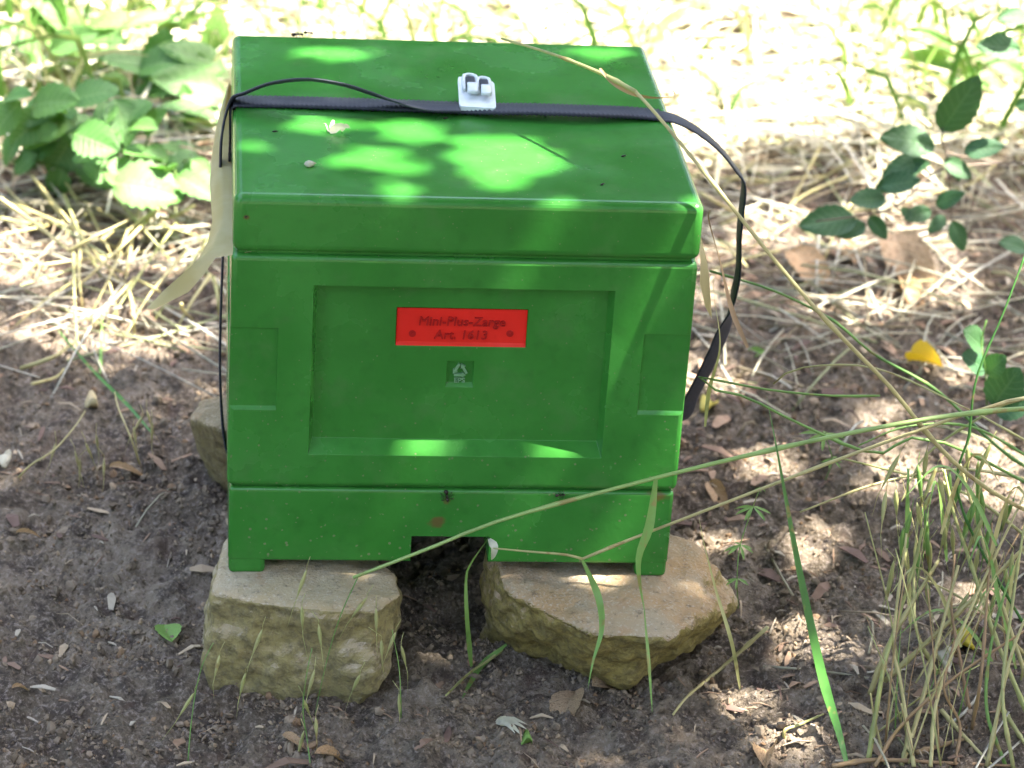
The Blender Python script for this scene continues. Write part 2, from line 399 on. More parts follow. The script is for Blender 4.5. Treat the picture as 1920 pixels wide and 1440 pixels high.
# ------------------------------------------------------------------ overhanging tree that throws the dappled shade
ZL = ZB + .2804                  # lid height
def uv_of(p): return (p.x + KX * (ZL - p.z), p.y + KY * (ZL - p.z))
spots = []                       # gaps in the crown: (u, v, ru, rv) on the lid's level, followed along the sun
def lid_spot(px, py, rx, ry):
    p = onz(px, py, ZL); spots.append((p.x, p.y, rx / 2800, ry / 1180))
def front_spot(px, py, ru, rv=.02):
    p = ony(px, py, 0); u, w = uv_of(p); spots.append((u, w, ru, rv))
def soil_spot(px, py, rx, ry):
    p = onz(px, py, 0); u, w = uv_of(p); k = .6 if py > 850 else .8; spots.append((u, w, k * rx / 2600, k * ry / 1100))
for s in ((945, 292, 76, 30), (945, 342, 22, 4), (765, 246, 34, 9), (702, 300, 26, 7), (600, 234, 28, 5), (745, 354, 8, 1),
          (640, 102, 44, 4), (1130, 100, 34, 4)):
    lid_spot(*s)
front_spot(900, 660, .004, .004); front_spot(1240, 520, .006, .003); front_spot(1262, 830, .007, .004)
for s in ((1560, 600, 110, 26), (1340, 720, 70, 20), (1640, 590, 60, 22), (1860, 860, 120, 50), (1880, 950, 80, 40), (1440, 880, 80, 20), (1500, 1040, 60, 16),
          (1480, 1170, 26, 12), (1330, 1030, 30, 12), (1760, 560, 80, 20), (1700, 900, 60, 20), (1550, 470, 90, 18), (1430, 430, 90, 18), (1700, 450, 90, 16),
          (40, 530, 110, 34), (150, 600, 90, 16), (230, 650, 100, 14), (330, 640, 60, 12), (120, 430, 80, 12), (60, 640, 80, 12), (1560, 1000, 30, 12),
          (1530, 1220, 40, 14), (1390, 1310, 30, 10), (1460, 1390, 60, 12), (1290, 690, 40, 14), (1800, 700, 60, 16)):
    soil_spot(*s)
sp = np.array(spots)
n = 105000
u = rng.uniform(-1.15, 1.4, n); w = rng.uniform(-1.5, 1.15, n); size = rng.uniform(.020, .044, n); t = rng.uniform(1.3, 2.4, n)
u[:4000] = rng.uniform(-.12, .13, 4000); w[:4000] = rng.uniform(-.16, -.018, 4000)      # extra leaves out of view, added to keep sun off the left front stone
keep = np.ones(n, bool)
for (su, sv, ru, rv) in sp:
    mrg = size * .46; keep &= ((u - su) / (ru + mrg)) ** 2 + ((w - sv) / (rv + mrg)) ** 2 > 1
xg = u - KX * ZL; yg = w - KY * ZL                      # where that ray meets the soil
edge = np.where(xg < -.1, 1.02, .92) + .12 * fbm(xg, yg, .35, 2, 55)      # the clearing begins behind the hive
keep &= yg < edge
gap = fbm(xg, yg, .11, 2, 60)
keep &= ~((gap > .36) & ((xg > .22) | ((xg < -.15) & (yg > .3))) )
keep &= ~((gap > .16) & (yg > .62))
keep &= ~((gap > .45 - .5 * sstep(.36, .62, yg)) & (yg > .36) & (yg < .78) & (xg < -.17))
u, w, size, t = u[keep], w[keep], size[keep], t[keep]; n = len(u)
cen = np.stack([u + KX * t, w + KY * t, ZL + t], 1)
az = rng.uniform(0, 2 * np.pi, n); tl = rng.normal(0, .35, n); tl2 = rng.normal(0, .35, n)
D = np.stack([np.cos(az), np.sin(az), tl], 1); D /= np.linalg.norm(D, axis=1)[:, None]
S = np.stack([-np.sin(az), np.cos(az), tl2], 1); S /= np.linalg.norm(S, axis=1)[:, None]
Nn = np.cross(D, S); h = size[:, None]
Vv = np.stack([cen - D * h * .5, cen - D * h * .12 + S * h * .3 + Nn * h * .08, cen + D * h * .25 + S * h * .24 + Nn * h * .08, cen + D * h * .5 - Nn * h * .05,
               cen + D * h * .25 - S * h * .24 + Nn * h * .08, cen - D * h * .12 - S * h * .3 + Nn * h * .08], 1).reshape(-1, 3)
base = np.arange(n)[:, None] * 6
Fc = np.concatenate([base + np.array([[0, 1, 2, 3]]), base + np.array([[0, 3, 4, 5]])])
tree = thing('overhanging_tree', 'leafy tree whose crown reaches over the green hive and shades it', 'tree', (2.7, -1.1, 0))
build('crown', Vv, Fc, LEAF_CANOPY, tree, smooth=False, kind='stuff')
tp = spline([Vector((2.7, -1.1, -.1)), Vector((2.66, -1.08, .8)), Vector((2.55, -1.0, 1.8)), Vector((2.45, -.95, 3.2)), Vector((2.4, -.9, 4.2))], 14)
build('trunk', *tube(tp, [.13 - .007 * i for i in range(14)], 10), BARK, tree)
for k in range(7):
    a = Vector((2.55, -1.0, 1.7 + .2 * k)); e = Vector((random.uniform(-.3, 1.0), random.uniform(-1.6, .5), random.uniform(2.2, 3.2)))
    mid = a.lerp(e, .5) + Vector((0, 0, .25)); build('limb', *tube(spline([a, mid, e], 9), [.035 - .0038 * i for i in range(9)], 6), BARK, tree)

r2 = np.random.default_rng(99)
for k, (lab, tx, ty, rad, hh) in enumerate((('dense round tree at the far side of the clearing, straight behind the hive', .6, 6.4, 1.7, 5.0), ('tall tree at the far side of the clearing beyond the brambles', -2.6, 6.0, 1.7, 5.6), ('spreading tree at the far side of the clearing beyond the shrub', 3.8, 5.8, 1.8, 5.2),
        ('tree standing at the bramble end of the clearing', -4.6, 3.2, 1.7, 4.8), ('tree standing beyond the dry grass clump', 6.0, 2.8, 1.8, 5.0), ('low tree on the bare soil side of the hive', -4.6, -.4, 1.6, 4.2), ('tree beyond the overhanging tree on its side of the hive', 5.4, -1.2, 1.7, 4.6),
        ('tree facing the front of the hive from afar', -2.6, -5.4, 1.8, 5.0), ('tree facing the hive entrance from afar', .8, -6.2, 1.8, 5.2), ('tree facing the hive beside the overhanging tree', 4.2, -5.0, 1.8, 5.0))):
    g0 = float(gz_exact(tx, ty)); t_ = thing('tree', lab, 'tree', (tx, ty, g0), 'trees round the clearing'); n_ = 3600
    d_ = r2.normal(size=(n_, 3)); d_ /= np.linalg.norm(d_, axis=1)[:, None]; q_ = d_ * (r2.random((n_, 1)) ** .4)
    lob = 1 + .25 * np.sin(3 * np.arctan2(d_[:, 1], d_[:, 0]) + k) * np.cos(4 * d_[:, 2] + k); q_ *= lob[:, None]
    ce = np.stack([tx + q_[:, 0] * rad, ty + q_[:, 1] * rad, g0 + hh * .52 + q_[:, 2] * hh * .5], 1)
    a_ = r2.normal(size=(n_, 3)); a_ /= np.linalg.norm(a_, axis=1)[:, None]; b2 = np.cross(a_, r2.normal(size=(n_, 3))); b2 /= np.linalg.norm(b2, axis=1)[:, None]; sz = r2.uniform(.09, .19, (n_, 1))
    Vq = np.stack([ce - a_ * sz, ce + b2 * sz * .5, ce + a_ * sz, ce - b2 * sz * .5], 1).reshape(-1, 3)
    build('crown', Vq, np.arange(n_ * 4).reshape(-1, 4), LEAF_CANOPY, t_, smooth=False, kind='stuff')
    build('trunk', *tube([Vector((tx, ty, g0 - .1)), Vector((tx + .05, ty, g0 + hh * .3)), Vector((tx - .03, ty + .05, g0 + hh * .8))], [.14, .11, .04], 8), BARK, t_)
    for j in range(4):
        an = k + j * 1.6; build('limb', *tube([Vector((tx, ty, g0 + hh * (.25 + .1 * j))), Vector((tx + math.cos(an) * rad * .7, ty + math.sin(an) * rad * .7, g0 + hh * (.42 + .1 * j)))], [.05, .015], 5), BARK, t_)
# ------------------------------------------------------------------ the hive
HW = .153; DP = .306
hive = thing('beehive', 'square green painted polystyrene mini beehive standing on four rough stones', 'beehive', (0, DP / 2, ZB))
def box_bm(x0, x1, y0, y1, z0, z1, rnd=0):
    bm = bmesh.new()
    vs_ = [bm.verts.new(p) for p in ((x0, y0, z0), (x1, y0, z0), (x1, y1, z0), (x0, y1, z0), (x0, y0, z1), (x1, y0, z1), (x1, y1, z1), (x0, y1, z1))]
    for f in ((0, 3, 2, 1), (4, 5, 6, 7), (0, 1, 5, 4), (1, 2, 6, 5), (2, 3, 7, 6), (3, 0, 4, 7)): bm.faces.new([vs_[i] for i in f])
    if rnd: bmesh.ops.bevel(bm, geom=list(bm.edges), offset=rnd, segments=4, profile=.5, affect='EDGES')
    return bm
def frustum_bm(o, i, y0, y1):
    """o, i = (x0, x1, z0, z1) at the mouth y0 and at the depth y1; runs out past the mouth"""
    bm = bmesh.new(); k = .01 / (y1 - y0); e = [o[j] - (i[j] - o[j]) * k for j in range(4)]
    def ring(r, y): return [bm.verts.new(p) for p in ((r[0], y, r[2]), (r[1], y, r[2]), (r[1], y, r[3]), (r[0], y, r[3]))]
    a = ring(e, y0 - .01); c_ = ring(i, y1); bm.faces.new(a); bm.faces.new(c_[::-1])
    for q in range(4): bm.faces.new((a[q], c_[q], c_[(q + 1) % 4], a[(q + 1) % 4]))
    bmesh.ops.recalc_face_normals(bm, faces=bm.faces); return bm
def carve(name, bm, cutters, mat, parent, bev=.002, seg=3):
    me = bpy.data.meshes.new(name); bm.to_mesh(me); bm.free(); o = bpy.data.objects.new(name, me); C.objects.link(o); tmp = []
    for cb in cutters:
        cm = bpy.data.meshes.new('cut'); cb.to_mesh(cm); cb.free(); co = bpy.data.objects.new('cut', cm); C.objects.link(co); tmp.append(co)
        md = o.modifiers.new('b', 'BOOLEAN'); md.object = co; md.operation = 'DIFFERENCE'; md.solver = 'EXACT'
    md = o.modifiers.new('bev', 'BEVEL'); md.width = bev; md.segments = seg; md.limit_method = 'ANGLE'; md.angle_limit = math.radians(25); md.harden_normals = False
    dg = bpy.context.evaluated_depsgraph_get(); ev = o.evaluated_get(dg); me2 = bpy.data.meshes.new_from_object(ev)
    V = [tuple(v.co) for v in me2.vertices]; F = [tuple(p.vertices) for p in me2.polygons]
    for co in tmp + [o]: bpy.data.objects.remove(co)
    r = build(name, V, F, mat, parent, smooth=True)
    bm2 = bmesh.new(); bm2.from_mesh(r.data)
    for f_ in bm2.faces: f_.smooth = f_.calc_area() < 1.2e-4 or len(f_.verts) == 3
    for e in bm2.edges: e.smooth = e.calc_face_angle(0) < math.radians(32)
    bm2.to_mesh(r.data); bm2.free(); return r
z = ZB
z_f1, z_b0, z_b1, z_l0, z_l1 = z + .0665, z + .0680, z + .2385, z + .2402, z + .2804
# floor with its flight entrance
ex0 = ony(770, 1035, 0).x; ex1 = ony(916, 1035, 0).x; ez = ony(840, 1006, 0).z
base_o = carve('hive_floor', box_bm(-HW + .001, HW - .001, 0, DP, z + .0095, z_f1, .0028),
      [box_bm(ex0, ex1, -.02, .27, z - .01, ez), box_bm(-HW + .03, HW - .03, .035, DP - .03, z - .01, z + .03)], GREEN, hive, .0010, 2)
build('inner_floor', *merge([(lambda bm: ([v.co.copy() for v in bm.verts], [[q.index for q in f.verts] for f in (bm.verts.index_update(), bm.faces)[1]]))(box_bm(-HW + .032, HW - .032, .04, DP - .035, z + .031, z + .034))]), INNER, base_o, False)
for x0, x1 in ((-HW + .0014, -HW + .0265), (HW - .0235, HW - .0014)):
    for y0, y1 in ((.0004, .03), (DP - .03, DP - .0004)):
        carve('foot', box_bm(x0, x1, y0, y1, z - .001, z + .022), [], GREEN, base_o, .0036)
# brood box: sunk panel, grip notches, two pockets
R0 = (-.0997, .0994, z + .0927, z + .2177); dpt = .0085
R1 = (R0[0] + .0026, R0[1] - .0030, R0[2] + .0085, R0[3] - .0022)
npl = [ony(742, 612, dpt).x, ony(989, 612, dpt).x, ony(866, 651, dpt).z, ony(866, 578, dpt).z]
rcy = [ony(837, 700, dpt).x, ony(888, 700, dpt).x, ony(862, 726, dpt).z, ony(862, 677, dpt).z]
gl = [ony(520, 690, 0).x, ony(470, 768, 0).z, ony(470, 614, 0).z]; gr = [ony(1202, 690, 0).x, ony(1250, 778, 0).z, ony(1250, 627, 0).z]
brood = carve('brood_box', box_bm(-HW - .0008, HW + .0004, -.0005, DP + .0005, z_b0, z_b1, .0038),
      [frustum_bm(R0, R1, -.0005, dpt),
       frustum_bm((npl[0], npl[1], npl[2], npl[3]), (npl[0] + .0006, npl[1] - .0006, npl[2] + .0022, npl[3] - .0003), dpt, dpt + .0022),
       frustum_bm((rcy[0], rcy[1], rcy[2], rcy[3]), (rcy[0] + .0005, rcy[1] - .0005, rcy[2] + .0025, rcy[3] - .0003), dpt, dpt + .0026),
       frustum_bm((-HW - .05, gl[0], gl[1], gl[2]), (-HW - .05, gl[0] - .0004, gl[1] + .0026, gl[2] - .0006), -.0005, .0010),
       frustum_bm((gr[0], HW + .05, gr[1], gr[2]), (gr[0] + .0004, HW + .05, gr[1] + .0026, gr[2] - .0006), -.0005, .0010),
       box_bm(-HW - .02, -HW - .0008 + .0016, .02, DP - .02, gl[1], gl[2]), box_bm(HW + .0004 - .0016, HW + .02, .02, DP - .02, gr[1], gr[2])], GREEN, hive, .0017, 3)
# red name plate lying in its pocket
f = .0005
pv = [(npl[0] + f, dpt + .0003, npl[2] + f), (npl[1] - f, dpt + .0003, npl[2] + f), (npl[1] - f, dpt + .0003, npl[3] - f), (npl[0] + f, dpt + .0003, npl[3] - f),
      (npl[0] + .0012, dpt + .0016, npl[2] + .0030), (npl[1] - .0012, dpt + .0016, npl[2] + .0030), (npl[1] - .0012, dpt + .0016, npl[3] - .0008), (npl[0] + .0012, dpt + .0016, npl[3] - .0008)]
plate = build('name_plate', pv, [(4, 5, 6, 7), (0, 1, 5, 4), (1, 2, 6, 5), (2, 3, 7, 6), (3, 0, 4, 7)], RED, brood, False)
plate['label'] = 'red painted plate with raised lettering'
def text_geo(body, size, ext, cx, y, cz, bold=0.0, align='CENTER', shear=.12, sx=1.0):
    cu = bpy.data.curves.new('t', 'FONT'); cu.body = body; cu.size = size; cu.extrude = ext; cu.align_x = align; cu.align_y = 'CENTER'
    cu.offset = bold; cu.shear = shear; cu.resolution_u = 3
    o = bpy.data.objects.new('t', cu); C.objects.link(o); dg = bpy.context.evaluated_depsgraph_get()
    me = bpy.data.meshes.new_from_object(o.evaluated_get(dg))
    V = [(cx + v.co.x * sx, y - v.co.z, cz + v.co.y) for v in me.vertices]; F = [tuple(p.vertices) for p in me.polygons]
    bpy.data.objects.remove(o); return V, F
yb = dpt + .0016
c1 = ony(866, 603, yb); c2 = ony(864, 628, yb)
geo = [text_geo('Mini-Plus-Zarge', .0092, .0013, c1.x, yb, c1.z, 0), text_geo('Art. 1613', .0092, .0013, c2.x, yb, c2.z, 0)]
for px in (773, 956):
    c_ = ony(px, 625, yb); geo.append(tube([Vector((c_.x, yb + .0005, c_.z)), Vector((c_.x, yb - .0007, c_.z))], .0024, 14))
    geo.append(tube([Vector((c_.x, yb - .0006, c_.z)), Vector((c_.x, yb - .0016, c_.z))], .0010, 10))
build('raised_lettering', *merge(geo), RED_D, brood, False)
# recycling mark: three bent arrows round a small letter group
yr = dpt + .0026; cx = (rcy[0] + rcy[1]) / 2; cz = rcy[2] + (rcy[3] - rcy[2]) * .60; geo = []
for k in range(3):
    a0 = math.radians(90 + 120 * k)
    def tri(a, r): return Vector((cx + r * math.cos(a), yr - .0005, cz + r * math.sin(a)))
    A = tri(a0, .0060); B = tri(a0 + math.radians(120), .0060)
    p0 = A.lerp(B, .12); p1 = A.lerp(B, .62); p2 = A.lerp(B, .90); d = (B - A).normalized(); nn = Vector((-d.z, 0, d.x))
    quad = [p0 - nn * .0009, p0 + nn * .0009, p1 + nn * .0009, p1 - nn * .0009]; hd = [p1 + nn * .0019, p2, p1 - nn * .0019]
    for poly in (quad, hd):
        m_ = len(poly); V = [p + Vector((0, -.0013, 0)) for p in poly] + [p + Vector((0, .0008, 0)) for p in poly]
        geo.append((V, [tuple(range(m_)), tuple(range(2 * m_ - 1, m_ - 1, -1))] + [(i, i + m_, (i + 1) % m_ + m_, (i + 1) % m_) for i in range(m_)]))
geo.append(text_geo('EPS', .0052, .0014, cx, yr, rcy[2] + .0044, .0001, shear=0))
build('recycling_mark', *merge(geo), GREEN_GLINT, brood, False)
# lid
lid = carve('lid', box_bm(-HW - .0003, HW + .0010, -.0010, DP + .001, z_l0, z_l1), [], GREEN, hive, .0058, 5)
# dark mortise line between lid and box, box and floor (the rebate)
for za, zb in ((z_b1 - .004, z_l0 + .004), (z_f1 - .004, z_b0 + .004)):
    bm = box_bm(-HW + .004, HW - .004, .004, DP - .004, za, zb); bm.verts.index_update()
    build('rebate', [v.co.copy() for v in bm.verts], [tuple(q.index for q in f_.verts) for f_ in bm.faces], GREEN, hive, False); bm.free()

# ------------------------------------------------------------------ stones
def stone(name, label, pts, mat, seed, amp=.0035, vox=.0028):
    bm = bmesh.new()
    for p in pts: bm.verts.new(p)
    bmesh.ops.convex_hull(bm, input=bm.verts)
    me = bpy.data.meshes.new('h'); bm.to_mesh(me); bm.free(); o = bpy.data.objects.new('h', me); C.objects.link(o)
    md = o.modifiers.new('r', 'REMESH'); md.mode = 'VOXEL'; md.voxel_size = vox
    md = o.modifiers.new('s', 'SMOOTH'); md.iterations = 5; md.factor = .6
    dg = bpy.context.evaluated_depsgraph_get(); m2 = bpy.data.meshes.new_from_object(o.evaluated_get(dg)); bpy.data.objects.remove(o)
    V = []; sv = Vector((seed * 3.1, seed * 1.7, 0))
    for v in m2.vertices:
        p = v.co; q = p * 22 + sv
        d = amp * 1.6 * mnoise.fractal(q, 1, 2, 3) + amp * .9 * (abs(mnoise.noise(p * 60 + sv)) - .25) + amp * .35 * mnoise.noise(p * 190 + sv)
        if p.z > ZB - .006: d = min(d, .0) * .6
        V.append(p + v.normal * d)
    F = [tuple(p.vertices) for p in m2.polygons]
    o = build(name, V, F, mat, origin=(sum(p[0] for p in pts) / len(pts), sum(p[1] for p in pts) / len(pts), 0))
    return tag(o, label, 'stone', 'stones carrying the hive')
T = ZB + .0005; B = -.012
def topz(px, py, zz=T): p = onz(px, py, zz); return (p.x, p.y, p.z)
def yz(px, py, y): p = ony(px, py, y); return (p.x, p.y, p.z)
stone('stone', 'blocky buff stone with mossy front under the hive, left of the entrance',
      [topz(418, 1040), topz(398, 1095), topz(394, 1118, T - .005), topz(480, 1128), topz(600, 1142), topz(712, 1150, T - .004), topz(758, 1112), topz(748, 1075), topz(700, 1020), topz(420, 1000),
       G(394, 1220)[:], G(390, 1236)[:], G(480, 1254)[:], G(620, 1276)[:], G(712, 1282)[:], G(732, 1215)[:], (-.165, -.02, B), (-.06, -.045, B), (-.045, .05, B), (-.17, .06, B)], STONE_A, 1, .0042)
stone('stone', 'broad pinkish stone sloping to a yellow mossy front, right of the entrance',
      [topz(940, 1072), topz(955, 1088), topz(1262, 1000), topz(1305, 1015, T - .002), topz(1345, 1070, T - .008), topz(1180, 1100), topz(1100, 1140, T - .003), topz(1230, 1165, T - .006), (.03, .06, T), (.15, .07, T),
       yz(942, 1112, -.015), yz(1010, 1165, -.04), yz(1105, 1195, -.07), yz(1378, 1130, -.005), yz(1368, 1155, -.015), yz(1245, 1195, -.075),
       G(1040, 1160)[:], G(1115, 1205)[:], G(1215, 1232)[:], G(1262, 1226)[:], G(1340, 1175)[:], G(1365, 1150)[:], (.03, .05, B), (.16, .07, B), (.12, -.02, B)], STONE_B, 4, .0048)
stone('stone', 'dark mossy stone under the back corner of the hive beside the foil flap',
      [yz(362, 768, .27), yz(352, 785, .26), yz(372, 752, .30), yz(420, 745, .32), (-.12, .30, T), (-.10, .22, T), yz(398, 800, .2), G(385, 880)[:], G(398, 905)[:], G(425, 925)[:], (-.10, .20, B), (-.10, .32, B), (-.165, .30, B)], STONE_C, 7, .0025)
stone('stone', 'brown stone under the back corner of the hive beside the loose strap loop',
      [(.08, .21, T), (.15, .22, T), (.178, .25, T - .004), (.182, .30, T), (.09, .34, T), (.165, .205, .045), (.185, .26, .03), (.17, .19, B), (.195, .30, B), (.07, .19, B), (.07, .35, B), (.17, .35, B)], STONE_C, 9)

# ------------------------------------------------------------------ strap with buckle
def webbing(pts, width, n, side=None, rib=.0006, th=.0013, twist=None):
    P = spline(pts, n); V = []; F = []
    for i, p in enumerate(P):
        Tn = (P[min(i + 1, n - 1)] - P[max(i - 1, 0)]).normalized(); s = i / (n - 1)
        S = Vector(side(s)) if callable(side) else Vector(side or (0, 1, 0)); S = (S - Tn * S.dot(Tn)).normalized()
        if twist: S = Matrix.Rotation(twist(s), 3, Tn) @ S
        U = S.cross(Tn).normalized(); h_ = th * .5 + (rib if i % 2 else 0); w_ = width / 2
        V += [p - S * w_ - U * h_ * .5, p - S * w_ + U * h_ * .5, p - S * w_ * .8 + U * h_, p + S * w_ * .8 + U * h_, p + S * w_ + U * h_ * .5, p + S * w_ - U * h_ * .5, p + S * w_ * .8 - U * h_, p - S * w_ * .8 - U * h_]
    for i in range(n - 1):
        for k in range(8): F.append((i * 8 + k, i * 8 + (k + 1) % 8, (i + 1) * 8 + (k + 1) % 8, (i + 1) * 8 + k))
    F.append(tuple(range(7, -1, -1))); F.append(tuple((n - 1) * 8 + k for k in range(8))); return V, F
strap = thing('lashing_strap', 'black ribbed webbing strap lashed round the green hive with a pale buckle', 'strap', (0, .16, ZB))
zt = z_l1 + .0015
def L(px, py, up=0.0): p = onz(px, py, zt + up); return p
left_x = -HW - .006
over = [L(436, 190), L(520, 191), L(640, 194, .001), L(760, 198, .001), L(860, 202, .001), L(930, 204, .003), L(1010, 205, .004), L(1100, 208, .004), L(1180, 211, .002), L(1238, 216)]
ys = [p.y for p in over]; y0 = over[0].y; y1 = over[-1].y
build('webbing', *webbing(over, .019, 190, rib=.0013, th=.0016), WEB, strap)
lp = [(1238, 216, 0), (1262, 222, 0), (1300, 240, 0), (1345, 275, -.005), (1378, 315, -.01), (1394, 342, -.012), (1391, 390, -.015), (1386, 440, -.015), (1384, 510, -.012), (1372, 565, -.01), (1352, 630, -.005), (1325, 690, 0), (1298, 742, .01), (1270, 790, .02)]
loop = [ony(a, b_, y1 + dy) for a, b_, dy in lp]; loop[0] = over[-1].copy() - Vector((0, 0, .0008))
q = loop[-1]; loop += [Vector((HW - .006, q.y + .01, ZB + .035)), Vector((HW - .035, q.y + .01, ZB + .0045)), Vector((0, .19, ZB + .004)), Vector((-HW + .03, y0, ZB + .0045))]
def loop_side(s):
    k = float(sstep(.27, .33, s)); e = float(sstep(.62, .72, s)); return (.62 * k * (1 - e), 1 - .35 * k * (1 - e), -.15 * k * (1 - e))
build('webbing', *webbing(loop, .019, 420, side=loop_side, rib=.0003), WEB, strap)
down = [over[0] + Vector((.002, 0, -.0009)), Vector((-HW - .0016, y0, z_l1 - .004)), Vector((-HW - .0018, y0, z_l1 - .04)), Vector((-HW - .0052, y0, ZB + .16)), Vector((-HW - .005, y0, ZB + .06)), Vector((-HW + .004, y0, ZB + .003)), loop[-1].copy() + Vector((.002, 0, -.0012))]
build('webbing', *webbing(down, .017, 200, side=(0, 1, 0), rib=.0003), WEB, strap)
tail = [L(862, 203, .0035), L(800, 201, .004), L(735, 188, .008), L(690, 173, .014), L(640, 158, .020), L(575, 149, .023), L(510, 156, .018), L(460, 174, .009), L(436, 185, .0035),
        ony(423, 216, y0 - .004), ony(415, 262, y0 - .01), ony(413, 312, y0 - .012)]
def tail_side(s):
    k = float(sstep(.08, .3, s)); return (0, 1 - .1 * k, -.42 * k)
tl_o = build('loose_tail', *webbing(tail, .014, 300, side=tail_side, rib=.0004), WEB, strap)
tl_o['label'] = 'loose strap end arching over the lid'
# buckle: bent plate with two raised loops
bc = L(893, 172, .0085); bx, by, bz = bc; sl = math.radians(6)
def bl(x, y, zz): return Vector((bx + x * math.cos(sl) + y * math.sin(sl) * .3, by + y - x * math.sin(sl), bz + zz))
def plate_poly(pts, z0, z1):
    m_ = len(pts); V = [bl(x, y, z1 + (y * .18)) for x, y in pts] + [bl(x, y, z0 + (y * .18)) for x, y in pts]
    return V, [tuple(range(m_)), tuple(range(2 * m_ - 1, m_ - 1, -1))] + [(i, i + m_, (i + 1) % m_ + m_, (i + 1) % m_) for i in range(m_)]
buck = build('buckle', *plate_poly([(-.0125, -.020), (-.0115, -.0225), (.0120, -.0225), (.0130, -.020), (.0130, .010), (.0118, .013), (.0095, .0135), (-.0095, .0170), (-.0118, .0165), (-.0125, .014)], -.002, .0012), PLASTIC, strap, False)
for cx_, cy_, wd, ht in ((-.0040, .0085, .0088, .021), (.0052, .0050, .0082, .019)):
    arch = [bl(cx_ - wd / 2, cy_ - ht * .55, .002), bl(cx_ - wd / 2, cy_ + ht * .30, .004), bl(cx_ - wd / 2 * .8, cy_ + ht * .46, .0048), bl(cx_, cy_ + ht * .52, .005), bl(cx_ + wd / 2 * .8, cy_ + ht * .46, .0048), bl(cx_ + wd / 2, cy_ + ht * .30, .004), bl(cx_ + wd / 2, cy_ - ht * .55, .002)]
    build('loop', *tube(spline(arch, 18), .0016, 8), PLASTIC, buck)
    slot = [bl(cx_, cy_ + ht * .46, .0030), bl(cx_, cy_ + ht * .2, .0050), bl(cx_, cy_ - ht * .45, .0050)]
    build('slot_webbing', *webbing(slot, wd * .72, 14, side=(1, 0, 0), rib=.0003, th=.0016), WEB, buck)
    tg = [bl(cx_ + .001, cy_ - ht * .42, .0056), bl(cx_ + .001, cy_ - ht * .62, .0056), bl(cx_ + .001, cy_ - ht * .9, .0030)]
    build('tongue', *webbing(tg, wd * .86, 10, side=(1, 0, 0), rib=0, th=.003), PLASTIC, buck)

# ------------------------------------------------------------------ cream foil squeezed under the lid
foil = thing('cover_foil', 'cream plastic foil sticking out between lid and box of the hive', 'foil', (-HW, .15, z_l0))
zs = (z_b1 + z_l0) / 2
def foil_edge(name, sgn, rows):
    """rows: (y, list of outward (dx, dz))"""
    V = []; F = []; m_ = len(rows[0][1]) + 1
    for y, prof in rows:
        V.append((sgn * (HW - .012), y, zs)); V += [(sgn * (HW + dx), y + dy, zs + dz) for dx, dy, dz in prof]
    for i in range(len(rows) - 1):
        for k in range(m_ - 1): a = i * m_ + k; F.append((a, a + 1, a + m_ + 1, a + m_))
    return build(name, V, F, FOIL, foil)
def outl(px, py, y): p = ony(px, py, y); return (-p.x - HW, 0, p.z - zs)
rows = []
# (y, where the free edge shows) - from the back to the front corner
for y, px, py in ((.300, 431, 150), (.26, 416, 195), (.215, 404, 245), (.17, 396, 300), (.13, 393, 345), (.095, 396, 385), (.065, 398, 415), (.045, 389, 455), (.03, 352, 520), (.018, 312, 555), (.008, 275, 578)):
    e = outl(px, py, y); rows.append((y, [(e[0] * .25 + .002, 0, e[2] * .15 + .002), (e[0] * .55, 0, e[2] * .45 + .003), (e[0] * .8, 0, e[2] * .75 + .002), e]))
e1 = outl(330, 573, .003); rows.append((.003, [(e1[0] * .25 + .002, 0, e1[2] * .12), (e1[0] * .5, 0, e1[2] * .42), (e1[0] * .78, 0, e1[2] * .75), outl(290, 580, .003)]))
foil_edge('flap', -1, rows)
rr = []
for y, px, py in ((.12, 1300, 440), (.09, 1322, 500), (.065, 1332, 560), (.055, 1335, 598), (.045, 1322, 575), (.035, 1312, 530)):
    p = ony(px, py, y); e = (p.x - HW, 0, p.z - zs); rr.append((y, [(e[0] * .3 + .003, 0, e[2] * .1), (e[0] * .7 + .002, 0, e[2] * .5), e]))
foil_edge('flap', 1, rr)

